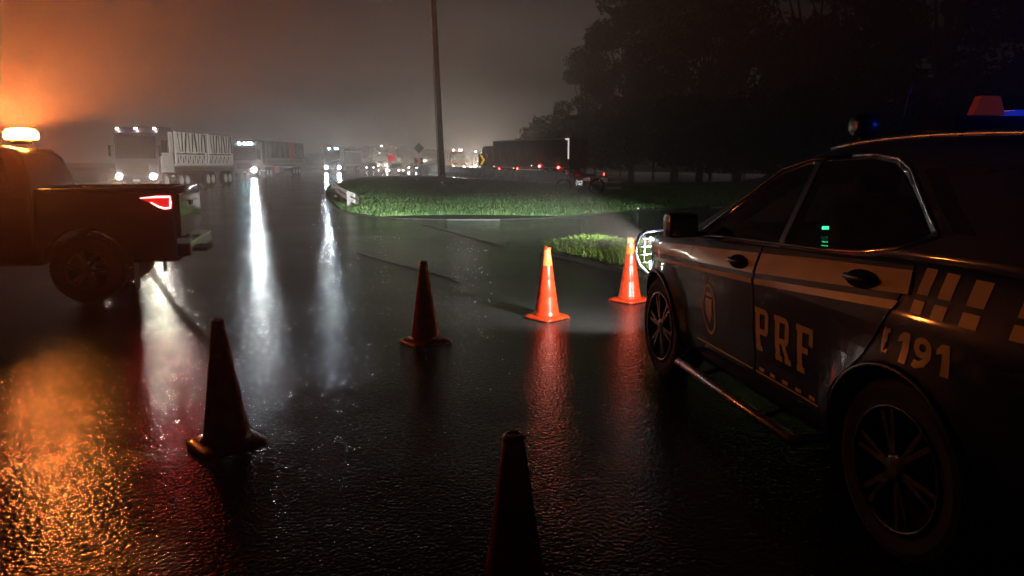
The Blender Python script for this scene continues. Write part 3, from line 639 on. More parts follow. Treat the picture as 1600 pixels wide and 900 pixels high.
# beacon stands on the roof: a thing of its own
bloc = Vector((-5.93, 9.12, 1.845))
bc = empty('amber_beacon', bloc, PH, 'glowing amber rotating beacon on the pickup roof', 'beacon light')
lathe('base', [(.11, .0), (.11, .03), (.095, .045)], M['black'], bc, n=24)
spot('beacon_haze_fill', (bloc.x, bloc.y, bloc.z+.13), (bloc.x, bloc.y, bloc.z+5), 30000, 176, .03, (1, .25, .045), None, .1)  # added upward spot, makes the orange glow in the air around the beacon
spot('beacon_haze_fill', (bloc.x, bloc.y, bloc.z+.20), (bloc.x+1.2, bloc.y-6, bloc.z-.5), 520, 60, 1, (1, .14, .05), None, .05)  # added side spot, veils the air before the pickup in orange
_l = bpy.data.lights.new('beacon_light', 'POINT'); _l.energy = 1600; _l.color = (1, .22, .035); _l.shadow_soft_size = .125; _o = bpy.data.objects.new('beacon_light', _l); C.objects.link(_o); _o.location = (0, 0, .11); _o.parent = bc
lathe('lamp_dome', [(.115, .05), (.125, .08), (.12, .13), (.10, .165), (.05, .18)], lamp('beacon_glow', (1, .42, .06), 40), bc, n=20).scale = (1, 1.55, 1.05)

# ------------------------------------------------------------------ trucks
def tw(parent, x, y, r=.52, w=.28, side=1, rimmat=None, n=20):
    s = side
    bm = bmesh.new(); alathe(bm, [(r*.58, 0), (r*.62, s*.005), (r-.05, s*.008), (r, -s*.04), (r, -s*(w-.04)), (r-.05, -s*w), (r*.5, -s*w)], 'X', (x, y, r), n); t = fin('wheel', bm, M['rubber'], parent, True)
    bm = bmesh.new(); alathe(bm, [(r*.58, s*.002), (r*.54, s*.012), (r*.50, -s*.05), (r*.30, -s*.06), (r*.26, s*.02), (r*.14, s*.03)], 'X', (x, y, r), n); fin('rim', bm, rimmat or M['white'], t, True)
    return t
def truck(loc, rz, label, cab_mat, trailers, hl=(1, .93, .85), hs=3000, roof=((-1, .0),), roof_col=(.7, .9, 1), roof_s=60, h=3.45, w=2.45, name='cargo_truck', hr=.11, axle=(-.95, -2.9), cat='truck', headlights=(-1, 1), roofr=.06):
    t = empty(name, loc, rz, label, cat, 'trucks queued on the highway')
    hw = w/2
    prof = [(0.0, .55), (-.03, 1.5), (-.10, 1.75), (-.28, h-.35), (-.5, h-.05), (-.8, h), (-2.0, h), (-2.05, .95), (-1.6, .95), (-1.55, 1.05), (-.45, 1.05), (-.35, .55)]
    prism('cab', prof, 'x', -hw, hw, cab_mat, t, .04)
    ws = prism('windshield', [(-.095, 1.82), (-.085, 1.82), (-.245, h-.55), (-.26, h-.55)], 'x', -hw+.12, hw-.12, M['darkglass'], t)
    ws.location = (0, .03, 0)
    box('sun_visor', (0, -.12, h-.42), (w-.2, .34, .05), M['black'], t, .01)
    for s in (-1, 1):
        prism('side_window', [(-.50, 1.85), (-.58, h-.75), (-1.30, h-.75), (-1.30, 1.85)], 'x', s*hw-.01*s, s*(hw+.012), M['darkglass'], t)
        mr_ = box('mirror', (s*(hw+.18), .0, 2.25), (.12, .10, .62), M['black'], t, .02); box('mirror_arm', (s*(hw+.08), -.05, 2.5), (.2, .04, .04), M['black'], mr_)
        box('door_step', (s*(hw-.12), -.5, .62), (.22, .45, .06), M['alloy'], t)
        acy = bmesh.new(); acyl(acy, (s*(hw-.35), -2.3, .78), (s*(hw-.35), -3.3 if len(trailers) else -2.9, .78), .28, n=16); fin('fuel_tank', acy, M['chrome'], t, True)
    g = box('grille', (0, .02, 1.22), (w*.62, .05, .55), M['black'], t, .01)
    for k in range(4): box('grille_bar', (0, .055, 1.03+k*.125), (w*.58, .02, .03), M['chrome'], g)
    b_ = box('bumper', (0, .02, .66), (w*.98, .14, .34), cab_mat, t, .04); box('number_plate', (0, .10, .60), (.4, .01, .13), M['white'], b_)
    for s in headlights:
        bm = bmesh.new(); acyl(bm, (s*(hw-.26), .05, .82), (s*(hw-.26), .112, .82), hr*1.15, n=14); fin('headlight', bm, lamp('headlight_glow_%s' % str(hl), hl, 30), t)
        if hs >= 400: spot('headlight_light', (s*(hw-.26), .22, .82), (s*(hw-.26), 10, .45), 4*PI*hs*PI*hr*hr, 150, .6, hl, t, hr*.8)
    for x, yy in roof:
        bm = bmesh.new(); acyl(bm, (x, -.34, h-.12), (x, -.22, h-.12), roofr, n=10); fin('roof_lamp', bm, lamp('roof_lamp_%s_%g' % (str(roof_col), roof_s), roof_col, roof_s), t)
    for s in (-1, 1):
        tw(t, s*(hw-.02), axle[0], side=s)
    y0 = -2.2
    end = min([tr['y1'] for tr in trailers]+[-2.9])
    box('chassis', (0, (y0+end)/2+.3, .98), (.85, abs(end-y0)-.1, .18), M['black'], t)
    if len(axle) > 1:
        for a in axle[1:]:
            for s in (-1, 1): tw(t, s*(hw-.02), a, side=s)
    for tr in trailers: trailer(t, hw, **tr)
    return t
def trailer(t, hw, y0, y1, kind='box', z0=1.2, z1=3.55, m=None, axles=(), panel=None, nslat=12, cover=None, redband=None):
    m = m or M['white']; L = y0-y1; yc = (y0+y1)/2
    for a in axles:
        for s in (-1, 1): tw(t, s*(hw-.01), a, side=s)
    if kind == 'box':
        o = box('cargo_box', (0, yc, (z0+z1)/2), (2*hw, L, z1-z0), m, t, .03)
        for s in (-1, 1):
            n = max(3, int(L/1.2))
            for k in range(n+1): box('side_rib', (s*(hw+.012), y0-.05-(L-.1)*k/n, (z0+z1)/2), (.03, .06, z1-z0-.1), m, o)
            box('top_rail', (s*(hw+.01), yc, z1-.06), (.045, L, .09), M['steel'], o); box('bottom_rail', (s*(hw+.012), yc, z0+.07), (.05, L, .1), M['steel'], o)
    elif kind == 'tank':
        bm = bmesh.new(); R = (z1-z0)/2; n = 24; rings = []
        for yy, f in ((y0+.0, .75), (y0-.15, .95), (y0-.4, 1), (y1+.4, 1), (y1+.15, .95), (y1, .75)):
            rings.append([bm.verts.new((math.cos(2*PI*i/n)*hw*f, yy, (z0+z1)/2+math.sin(2*PI*i/n)*R*f)) for i in range(n)])
        for A, B in zip(rings, rings[1:]):
            for i in range(n): bm.faces.new((A[i], A[(i+1) % n], B[(i+1) % n], B[i]))
        bm.faces.new(rings[0]); bm.faces.new(rings[-1]); o = fin('tank', bm, m, t, True)
        for k in range(4):
            bm = bmesh.new(); yy = y0-.5-(L-1)*k/3; atube(bm, [(math.cos(a)*(hw+.015), yy, (z0+z1)/2+math.sin(a)*(R+.015)) for a in np.linspace(0, 2*PI, 24)], .03, 6); fin('tank_band', bm, M['steel'], o, True)
        box('walkway', (0, yc, z1+.04), (.5, L*.8, .05), M['steel'], o)
        for s in (-1, 1): box('side_guard', (s*(hw-.05), yc, z0-.25), (.05, L*.9, .35), panel or m, o)
    else:                                            # rack body: tarpaulin above a row of stakes
        base = box('load_floor', (0, yc, z0+.03), (2*hw, L, .12), m, t)
        zc = z0+.62
        for s in (-1, 1):
            for zz in (z0+.10, zc): box('side_rail', (s*hw, yc, zz), (.06, L, .09), m, base)
            for yy in (y0, y1): box('corner_post', (s*hw, yy, (z0+z1)/2), (.09, .09, z1-z0), m, base)
            for k in range(nslat): box('stake', (s*hw, y0-.15-(L-.3)*k/(nslat-1), z0+.36), (.05, .09 if k % 2 else .14, .50), m, base, rot=Matrix.Rotation(.22*(-1)**k, 3, 'X'))
            # tarpaulin hanging in folds
            bm = bmesh.new(); nn = int(L*26); R = []
            for k in range(nn+1):
                y = y0-.08-(L-.16)*k/nn; f = .06*math.sin(k*.9)+.03*noise.noise(Vector((y*3, s*5, z1)))
                hem = zc+.10+.22*abs(noise.noise(Vector((y*2.2, 7, s))))
                R.append([bm.verts.new((s*(hw+f*(1.2 if j else .1)), y, z1-.04-(z1-.04-hem)*j/4)) for j in range(5)])
            for A, B in zip(R, R[1:]):
                for j in range(4): bm.faces.new((A[j], A[j+1], B[j+1], B[j]))
            fin('tarpaulin_side', bm, cover or mat('pale_tarpaulin', (.66, .64, .60), .5, var=.22, vscale=1.5, bump=.4, bscale=9), base, True)
        for s in (-1, 1):
            for k in range(9): box('strap', (s*(hw+.10), y0-.3-(L-.6)*k/8, (z1+zc)/2+.05), (.02, .07+.05*(k % 3), z1-zc-.25), mat('dark_load', (.04, .035, .03), .8), base, rot=Matrix.Rotation(.10*((k*7) % 5-2), 3, 'X'))
        box('load', (0, yc, (z0+z1)/2), (2*hw-.22, L-.1, z1-z0-.1), mat('dark_load', (.04, .035, .03), .8), base)
        box('tarpaulin_roof', (0, yc, z1-.02), (2*hw-.03, L-.02, .04), mat('dark_tarpaulin', (.07, .065, .06), .55, var=.3), base)
        if redband:
            for s in (-1, 1): box('red_panel', (s*(hw+.06), redband[0], (z0+z1)/2+.35), (.03, redband[1], z1-z0-.7), mat('red_panel', (.6, .02, .025), .4), base)
WC = mat('white_cab_paint', (.7, .7, .68), .35, coat=.6, var=.12, vscale=2)
VC = mat('shaded_violet_cab_paint', (.07, .06, .10), .4, coat=.4)  # dark tone puts the murky shade of the cab front into the paint
GC = mat('grey_cab_paint', (.22, .22, .26), .35, coat=.6)
BC = mat('blue_cab_paint', (.05, .10, .22), .35, coat=.6)
RC = mat('red_cab_paint', (.5, .03, .02), .35, coat=.6)
DK = mat('dark_cargo_paint', (.045, .042, .045), .45, var=.2, vscale=1)
# nearest truck, facing the viewer, two rack bodies behind
t1 = truck((-21.15, 42.2, 0), PI, 'white cab road truck facing the viewer with two pale tarpaulin rack bodies, behind the pickup', VC,
      [dict(y0=-2.35, y1=-6.75, kind='rack', z0=1.42, z1=3.45, axles=(-2.9, -3.75), nslat=13), dict(y0=-7.15, y1=-11.3, kind='rack', z0=1.42, z1=3.45, axles=(-6.9, -7.7, -9.9, -10.7), nslat=12)],
      hl=(1, .88, .70), hs=500, roof=((-1.05, 0), (0, 0), (1.05, 0)), roof_col=(1, .9, .75), roof_s=28, h=3.6, axle=(-1.0,), hr=.15)
t2 = truck((-27.45, 77, 0), PI, 'dark cab truck with twin bluish roof lamps and one glaring white headlight, long rack trailer', GC,
      [dict(y0=-3.2, y1=-17.5, kind='rack', z0=1.35, z1=3.9, m=mat('dim_rack_paint', (.28, .27, .27), .5), axles=(-3.4, -4.5, -13.2, -14.4, -15.6), nslat=30, cover=mat('dim_tarpaulin', (.20, .19, .18), .6, var=.5, vscale=1.1), redband=(-12.2, 1.5))],
      hl=(.97, .98, 1), hs=560, roof=((-.7, 0), (-.4, 0), (.55, 0), (.0, 0)), roof_col=(.55, .93, 1), roof_s=60, h=3.65, axle=(-.95,), headlights=(-1,), hr=.21, roofr=.11)
t3 = truck((-27.0, 113, 0), PI, 'blue fronted truck with two pale roof lamps and the brightest headlight, before the island tip', BC,
      [dict(y0=-3.0, y1=-15, kind='box', z0=1.1, z1=3.3, m=mat('dim_blue_cargo', (.12, .14, .2), .5), axles=(-3.2, -12, -13.2))],
      hl=(.86, .95, 1), hs=400, roof=((-.65, 0), (.55, 0), (-.4, 0)), roof_col=(.55, .93, 1), roof_s=70, h=3.75, axle=(-.95,), headlights=(-1, 1), hr=.24, roofr=.12)
for s in (-1, 1):
    box('lit_cab_side', (s*1.24, -1.15, 1.6), (.05, 1.5, 1.1), M['white'], t1, .01); box('lit_cab_side', (s*1.24, -1.75, 2.75), (.05, .5, 1.2), M['white'], t1, .01)  # added white panels paint in the bright light on the cab side
    box('red_tool_box', (s*1.2, -6.2, .75), (.3, 1.6, .7), RC, t2, .02)
# truck column between the first ones: red cab and flat red body
t5 = None
if False: t5 = truck((-24.6, 97, 0), PI+.05, 'small red cab truck driving behind the rack trailer', RC, [dict(y0=-2.3, y1=-8.5, kind='box', z0=1.1, z1=2.6, m=RC, axles=(-3.2, -6.5, -7.6))], hl=(1, .9, .8), hs=90, roof=((.7, 0),), roof_col=(1, .2, .1), roof_s=8, h=2.7, axle=(-.95,), headlights=(-1,), hr=.08)
t4 = truck((-28.5, 165, 0), PI, 'far dark box truck with warm headlights left of the round red sign', DK, [dict(y0=-2.3, y1=-13, kind='box', z0=1.1, z1=4.2, m=DK, axles=(-3, -10, -11))], hl=(1, .92, .8), hs=2500, roof=((.6, 0),), roof_s=20, h=3.7, axle=(-.95,), hr=.13)
t6 = truck((-8.4, 118, 0), PI+.62, 'tanker truck with lit side and amber cab lamps seen behind the light pole', RC, [dict(y0=-2.5, y1=-10.5, kind='tank', z0=1.2, z1=3.6, m=mat('grey_tank_paint', (.42, .42, .46), .35, metal=.3), panel=mat('cream_side_guard', (.7, .6, .4), .5), axles=(-3.2, -8, -9.2))], hl=(1, .86, .62), hs=1500, roof=((-.7, 0), (-.4, 0), (.7, 0)), roof_s=50, h=3.6, axle=(-.95,), hr=.14, roofr=.1)
t7 = truck((-6.2, 148, 0), PI+.1, 'far dark truck with two white roof lamps and warm headlights beyond the chevron sign', DK, [dict(y0=-2.3, y1=-12, kind='box', z0=1.1, z1=3.8, m=DK, axles=(-3, -10, -11))], hl=(1, .93, .82), hs=2500, roof=((-.9, 0), (.9, 0)), roof_s=150, h=3.8, axle=(-.95,), hr=.14, roofr=.1)
# dark truck beyond the barrier, seen from its rear left quarter
ra = math.atan2(9.2, 12.0)
t8 = truck((-2.6, 87.0, 0), ra, 'long black truck with red side lamps and white rear edge beyond the barrier', DK,
      [dict(y0=-2.4, y1=-15.2, kind='box', z0=1.0, z1=3.95, m=DK, axles=(-3.4, -11.5, -12.7, -13.9))], hl=(1, .9, .75), hs=700, roof=(), h=3.4, axle=(-.95,), hr=.11)
for yy, zz, r_, st in ((-3.6, .85, .09, 60), (-6.9, .92, .08, 60), (-10.6, 1.18, .12, 75), (-13.6, 1.08, .11, 65)):
    bm = bmesh.new(); acyl(bm, (-1.24, yy, zz), (-1.33, yy, zz), r_, n=12); fin('side_lamp', bm, lamp('red_side_glow_%d' % st, (1, .03, .03), st), t8)
for yy, zz in ((-2.6, 1.15), (-6.2, .95), (-9.3, 1.25)):
    bm = bmesh.new(); acyl(bm, (-1.24, yy, zz), (-1.29, yy, zz), .03, n=8); fin('marker_lamp', bm, lamp('small_amber_marker', (1, .6, .4), 10), t8)
REFL = mat('white_tape_glow', (.8, .76, .72), .4, emit=(1, .85, .8), es=.9)  # tape is no lamp; emission imitates light it would throw back
prism('rear_edge_tape', [(-15.16, 3.93), (-14.55, 3.93), (-14.60, 3.80), (-15.0, 3.72), (-15.0, 1.9), (-15.16, 1.9)][::1], 'x', -1.285, -1.25, REFL, t8)
prism('rear_edge_red_tape', [(-15.18, 1.895), (-14.92, 1.895), (-14.92, 1.12), (-15.18, 1.12)], 'x', -1.285, -1.25, mat('red_tape', (.7, .05, .04), .4), t8)
box('rear_underrun_bar', (0, -15.1, .7), (2.4, .1, .14), RC, t8)
# small car behind the island
def far_car(loc, rz, label, m, hs, col=(1, .95, .88)):
    c = empty('car', loc, rz, label, 'car', 'cars among the trucks')
    def hf(y): zt = float(np.interp(y, [-4.2, -3.9, -2.9, -.9, -.2, 0], [.8, .95, .98, .92, .8, .6])); w_ = .82*float(np.interp(y, [-4.2, -3.8, -.6, 0], [.85, 1, 1, .8])); return [(0, .25), (w_, .3), (w_+.03, .6), (w_-.02, zt-.05), (w_-.2, zt), (0, zt+.02)]
    fin('body', loft_bm(list(np.linspace(-4.2, 0, 22)), hf), m, c, True)
    def hg(y): zt = float(np.interp(y, [-3.9, -3.2, -2.6, -1.9, -1.0], [.97, 1.38, 1.46, 1.42, .95])); return [(0, .85), (.76, .88), (max(.45, .76-(zt-.9)*.4), max(.9, zt-.05)), (.35, max(.92, zt)), (0, max(.93, zt+.01))]
    fin('cabin', loft_bm(list(np.linspace(-3.9, -1.0, 16)), hg), M['darkglass'], c, True)
    for s in (-1, 1):
        for y in (-.8, -3.4): tw(c, s*.84, y, .31, .2, s, n=16)
        bm = bmesh.new(); acyl(bm, (s*.62, -.05, .66), (s*.62, .03, .66), .085, n=12); fin('headlight', bm, lamp('car_headlight_glow_%s' % str(col), col, 30 if hs > 100 else 8), c)
        if hs >= 700: spot('headlight_light', (s*.62, .12, .66), (s*.62, 10, .3), 4*PI*hs*PI*.085**2, 150, .6, col, c, .07)
    return c
far_car((-13.9, 88, 0), PI, 'small car with two warm headlights just above the dark top of the island', mat('silver_car_paint', (.4, .4, .42), .3, metal=.5, coat=.7), 900)
far_car((-17.0, 128, 0), PI, 'far car with faint headlights left of the metal barrier', mat('grey_car_paint', (.15, .15, .17), .3, metal=.5, coat=.7), 700)
far_car((-25.0, 132, 0), PI, 'far blue tinted car between the brightest headlight and the dark box truck', mat('blue_car_paint', (.08, .1, .2), .3, metal=.5, coat=.7), 25)
far_car((-3.4, 104, 0), PI-.3, 'far car with strong warm headlights between tanker truck and chevron sign', mat('dark_car_paint', (.05, .05, .06), .3, metal=.5, coat=.7), 3500, (1, .9, .75))

far_car((-7.6, 150, 0), PI, 'far car with bright headlights seen over the barrier right of the tanker cab', mat('dark_car_paint', (.05, .05, .06)), 3000, (1, .92, .8))
far_car((-3.9, 165, 0), PI, 'farthest car with warm headlights at the nose of the long black truck', mat('dark_car_paint', (.05, .05, .06)), 2500, (1, .85, .6))
# ------------------------------------------------------------------ motorcycle wreck beside the barrier
ml = ground(908, 297, .42)
mo = empty('motorcycle', (ml.x, ml.y, mound(ml.x, ml.y)), math.radians(84), 'red motorcycle with chrome engine and white rear plate at the right end of the barrier', 'motorcycle')
mw = mat('moto_red', (.55, .02, .015), .3, coat=.8)
for y, r in ((.75, .31), (-.68, .31)):
    bm = bmesh.new(); atube(bm, [(0, y+r*math.cos(a), r+r*math.sin(a)) for a in np.linspace(0, 2*PI, 25)[:-1]], .045, 8, True); w_ = fin('wheel', bm, M['rubber'], mo, True)
    bm = bmesh.new(); atube(bm, [(0, y+.25*math.cos(a), r+.25*math.sin(a)) for a in np.linspace(0, 2*PI, 21)[:-1]], .014, 6, True)
    for k in range(8): a = PI*k/4; acyl(bm, (0, y, r), (0, y+.25*math.cos(a), r+.25*math.sin(a)), .006, n=5)
    fin('rim', bm, M['chrome'], w_, True)
for s in (-1, 1): tube('fork', [(s*.07, .75, .31), (s*.08, .52, .95)], .022, M['chrome'], mo); tube('exhaust', [(s*.10, .2, .35), (s*.14, -.2, .30), (s*.16, -.8, .42)], .035, M['chrome'], mo)
tube('handlebar', [(-.36, .38, 1.02), (-.2, .48, 1.06), (.2, .48, 1.06), (.36, .38, 1.02)], .014, M['chrome'], mo)
bm = bmesh.new(); alathe(bm, [(.02, -.28), (.12, -.22), (.15, 0), (.13, .16), (.05, .25)], 'Z', (0, 0, 0), 16)
for v in bm.verts: v.co = Vector((v.co.x*.9, v.co.z+.15, v.co.y*.9+.80))
fin('fuel_tank', bm, mw, mo, True)
box('seat', (0, -.32, .80), (.26, .62, .10), M['black'], mo, .04); box('engine', (0, .08, .45), (.26, .36, .34), M['alloy'], mo, .05)
box('side_cover', (-.13, -.22, .62), (.04, .34, .2), mw, mo, .03); box('front_fairing', (0, .60, .92), (.24, .16, .26), mw, mo, .05)
tube('frame_tube', [(0, .5, .9), (0, .3, .3), (0, -.1, .25), (0, -.5, .55), (0, -.75, .78)], .022, mw, mo)
box('front_fender', (0, .76, .64), (.13, .44, .03), mw, mo, .01); box('rear_fender', (0, -.86, .66), (.16, .36, .04), mw, mo, .015, Matrix.Rotation(.4, 3, 'X'))
pl = box('number_plate', (-.10, -1.04, .60), (.24, .02, .20), M['white'], mo, 0, Matrix.Rotation(-.9, 3, 'Z')); box('rear_rack', (0, -.72, .90), (.3, .32, .03), M['black'], mo)
bm = bmesh.new(); acyl(bm, (-.02, -.95, .84), (-.02, -1.0, .84), .05, n=10); fin('tail_light', bm, lamp('moto_tail_glow', (1, .04, .03), 12), mo)
# stacked slatted barrier boards by the motorcycle
bl = ground(951, 296, .42)
sb = empty('slatted_barrier', (bl.x+.25, bl.y+.5, mound(bl.x, bl.y)), .1, 'low slatted board barrier just right of the motorcycle', 'barrier')
for k in range(4): box('slat', (0, 0, .22+k*.24), (.75, .04, .09), mat('dull_slat_paint', (.3, .22, .18), .6), sb)
for s in (-1, 1): box('post', (s*.34, .03, .52), (.06, .05, 1.06), M['pole'], sb)

# ------------------------------------------------------------------ barrier, guard rail, pole, signs
bpts = [(4.2, 49.5), (3.3, 52), (1.2, 57.5), (-1.2, 63.5), (-3.8, 70), (-6.4, 77.5), (-9, 85), (-11.4, 91.5)]
cb = empty('concrete_barrier', (4.2, 49.5, 0), 0, 'long low concrete barrier curving along the far side of the grass island', 'barrier')
B0 = Vector((4.2, 49.5))
def seg_prof(bm, a, b, ha, hb, za, zb):
    t = (b-a).normalized(); n = Vector((-t.y, t.x)); A = []; B = []
    for p, h_, z_, L in ((a, ha, za, A), (b, hb, zb, B)):
        for w_, f in ((-.26, 0), (-.24, .12), (-.11, .4), (-.08, 1), (.08, 1), (.11, .4), (.24, .12), (.26, 0)): L.append(bm.verts.new((*(p+n*w_-B0), z_+h_*f)))
    for i in range(8): bm.faces.new((A[i], A[(i+1) % 8], B[(i+1) % 8], B[i]))
    bm.faces.new(A); bm.faces.new(B[::-1])
tot = [Vector(p) for p in bpts]
cum = [0]
for a, b in zip(tot, tot[1:]): cum.append(cum[-1]+(b-a).length)
def along(s):
    for i in range(len(tot)-1):
        if s <= cum[i+1] or i == len(tot)-2: return tot[i]+(tot[i+1]-tot[i])*((s-cum[i])/(cum[i+1]-cum[i]))
ns = 18
for k in range(ns):
    s0 = cum[-1]*k/ns+.03; s1 = cum[-1]*(k+1)/ns-.03; a, b = along(s0), along(s1); bm = bmesh.new()
    h_ = .78+.45*k/ns; seg_prof(bm, a, b, h_, h_, .12, .12); fin('barrier_block', bm, M['conc'], cb)
gr = empty('guard_rail', (-6.7, 32, 0), 0, 'pale metal guard rail curving down to the left tip of the grass island', 'guard rail')
gp = [ground(519, 283, .55), ground(524, 291, .55), ground(533, 298, .52), ground(544, 304, .5), ground(554, 309, .40), ground(560, 314, .18)]
O = Vector((-6.7, 32, 0))
for dz in (0, -.2):
    bm = bmesh.new(); R = []
    for i, p in enumerate(gp):
        a = gp[max(0, i-1)]; b = gp[min(len(gp)-1, i+1)]; t = (b-a); t.z = 0; t.normalize(); n = Vector((-t.y, t.x, 0))
        R.append([bm.verts.new(p-O+n*u+Vector((0, 0, dz+w_))) for u, w_ in ((.0, .14), (.05, .10), (.05, .04), (0, 0), (-.03, 0), (-.03, .14))])
    for A, B in zip(R, R[1:]):
        for j in range(6): bm.faces.new((A[j], A[(j+1) % 6], B[(j+1) % 6], B[j]))
    bm.faces.new(R[0]); bm.faces.new(R[-1][::-1]); fin('rail_beam', bm, mat('reflective_white_steel', (.8, .8, .8), .35, metal=.2), gr)
for p in gp[:-2]: box('post', (p.x-O.x, p.y-O.y+.08, .28), (.12, .12, .62), M['steel'], gr)
pb_ = ground(692, 287, .5); lean = math.radians(2.0)
pole = empty('light_pole', (pb_.x, pb_.y, .38), 0, 'very tall slim light pole standing on the grass island', 'light pole'); pole.rotation_euler = (0, -lean, 0)
bm = bmesh.new(); acyl(bm, (0, 0, 0), (0, 0, 22), .15, .09, n=16); fin('shaft', bm, M['pole'], pole, True)
bm = bmesh.new(); acyl(bm, (0, 0, -.1), (0, 0, .6), .22, .20, n=16); fin('base_collar', bm, mat('pale_base', (.3, .29, .28), .6), pole, True)
tube('conduit', [(-.19, -.08, .2), (-.17, -.07, 12), (-.15, -.06, 20)], .035, M['steel'], pole)
bm = bmesh.new(); atube(bm, [(0, 0, 21.9), (.0, -.8, 22.5), (0, -2.2, 22.7)], .05, 8); fin('lamp_arm', bm, M['pole'], pole, True); box('unlit_lamp_head', (0, -2.6, 22.68), (.3, .8, .14), M['steel'], pole, .03)
def chevron(loc, size, label, m_, rz=0, ph=1.15, grp='chevron curve signs'):
    t = empty('chevron_sign', loc, rz, label, 'road sign', grp); w_, h_ = size
    pn = box('sign_panel', (0, 0, ph+h_/2), (w_, .03, h_), mat('sign_black', (.01, .01, .01), .5), t)
    prism('chevron', [(-w_*.32, ph+h_*.06), (0-.02*w_, ph+h_*.06), (w_*.36, ph+h_*.5), (-.02*w_, ph+h_*.94), (-w_*.32, ph+h_*.94), (w_*.04, ph+h_*.5)], 'y', -.022, -.016, m_, pn)
    for s in (-1, 1): tube('post', [(s*w_*.3, .04, 0), (s*w_*.3, .04, ph+h_*.9)], .03, M['steel'], t)
    return t
YS = mat('yellow_sign_glow', (.9, .55, .02), .4, emit=(1, .6, .02), es=.55)          # emission puts returned headlamp light into the unlit sheeting
RS = mat('red_sign_glow', (.6, .1, .05), .4, emit=(1, .15, .05), es=.25)  # weak emission imitates reflected headlamp light on the red chevron
cp = Vector((-2.45, 62.0, .4)); chevron(cp, (.62, .88), 'black sign with a yellow chevron pointing right above the barrier', YS, 0, .95)
chevron(Vector((-10.95, 88, .3)), (1.0, .75), 'small black sign with a dull red chevron at the far end of the barrier', RS, 0, 1.05)
ds = empty('diamond_sign', (-10.7, 86.5, .35), 0, 'dark diamond warning sign seen from behind, above the far end of the barrier', 'road sign')
prism('sign_panel', [(0, 2.2), (.62, 2.82), (0, 3.44), (-.62, 2.82)], 'y', -.02, .02, mat('sign_back', (.06, .06, .06), .6), ds); tube('post', [(0, .05, 0), (0, .05, 2.9)], .045, M['steel'], ds)
rs = empty('round_sign', (-13.2, 82, .1), 0, 'round red sign on a post above the far traffic left of the pole', 'road sign')
lathe('sign_disc', [(.40, 0), (.40, .02)], mat('round_red_glow', (.7, .02, .02), .4, emit=(1, .04, .05), es=.5), rs, n=28).rotation_euler = (PI/2, 0, 0)  # disc is unlit; its emission imitates light returned by reflective sheeting
for ch in [o for o in rs.children]: ch.location = (0, 0, 1.93)
tube('post', [(0, .04, 0), (0, .04, 2.2)], .035, M['steel'], rs)
rsd = empty('road_stud', (*g2(995, 329), .0), 0, 'tiny white reflective stud at the edge of the lit grass', 'road stud')
box('body', (0, 0, .05), (.16, .10, .10), M['white'], rsd, .02); box('reflector', (0, -.052, .06), (.12, .006, .05), lamp('stud_reflector_glow', (1, 1, 1), .9), rsd)  # reflector face glows by emission in place of returned light
for (px, py, d, lab) in ((600, 229, 190, 'distant lit street lamp left of the light pole'),):
    z = 1.63+(253-py)/FPX*d; x = (px-800)/FPX*d
    st = empty('street_lamp', (x, d, 0), 0, lab, 'street lamp'); bm = bmesh.new(); acyl(bm, (0, 0, 0), (0, 0, z), .1, .06, n=8); fin('post', bm, M['pole'], st)
    bm = bmesh.new(); acyl(bm, (0, -.5, z-.1), (0, -.5, z+.1), .22, n=10); fin('lamp', bm, lamp('street_lamp_glow', (.9, .95, 1), 60), st); box('lamp_arm', (0, -.25, z+.12), (.06, .6, .05), M['pole'], st)
# small things lying on the road
def pebble(px, py, s, label):
    p = ground(px, py); bm = bmesh.new(); bmesh.ops.create_icosphere(bm, subdivisions=2, radius=s)
    for v in bm.verts: v.co *= 1+.3*noise.noise(v.co*(1.5/s)); v.co.z *= .6
    o = fin('stone', bm, mat('wet_stone', (.25, .24, .22), .3), None, True); o.location = (p.x, p.y, s*.45); tag(o, label, 'stone', 'loose stones on the wet road')
pebble(560, 405, .02, 'loose stone on the road left of the faint lane line'); pebble(731, 422, .02, 'loose stone between the dark middle cone and the lit cone'); pebble(390, 414, .03, 'loose stone in the bright headlight reflection')

# ------------------------------------------------------------------ trees
def tree_mesh(seed, H, R, n):
    r = np.random.default_rng(seed); cl = []
    for k in range(26):
        a = r.uniform(0, 2*PI); zz = r.uniform(.28, 1); rad = R*math.sqrt(max(.05, 1-((zz-.55)/.52)**2))*r.uniform(.35, .95); cl.append((rad*math.cos(a), rad*math.sin(a), zz*H, R*r.uniform(.22, .42)))
    V = []; F = []
    for i in range(n):
        cx, cy_, cz_, cr = cl[r.integers(len(cl))]; d = r.normal(size=3); d /= np.linalg.norm(d); d *= cr*r.uniform(.55, 1.1)
        p = np.array([cx, cy_, cz_])+d*np.array([1, 1, .7]); u = r.normal(size=3); u /= np.linalg.norm(u); w_ = np.cross(u, r.normal(size=3)); w_ /= np.linalg.norm(w_); s = r.uniform(.12, .30)
        b = len(V); V += [tuple(p-u*s), tuple(p+w_*s*.5), tuple(p+u*s), tuple(p-w_*s*.5)]; F.append((b, b+1, b+2, b+3))
    me = bpy.data.meshes.new('crown'); me.from_pydata(V, [], F); me.materials.append(M['leaf'])
    bm = bmesh.new(); atube(bm, [(0, 0, -.3), (.1, 0, H*.3), (-.1, .1, H*.62)], [.02*H, .015*H, .006*H], 8)
    for cx, cy_, cz_, cr in cl[:9]: atube(bm, [(0, 0, H*.3), (cx*.5, cy_*.5, (cz_+H*.3)*.5), (cx, cy_, cz_)], [.008*H, .005*H, .002*H], 5)
    mt = bpy.data.meshes.new('trunk'); bm.to_mesh(mt); bm.free(); mt.materials.append(M['bark']); return me, mt
TV = [tree_mesh(s, 20, 6.0, 15000) for s in (1, 2, 3)]
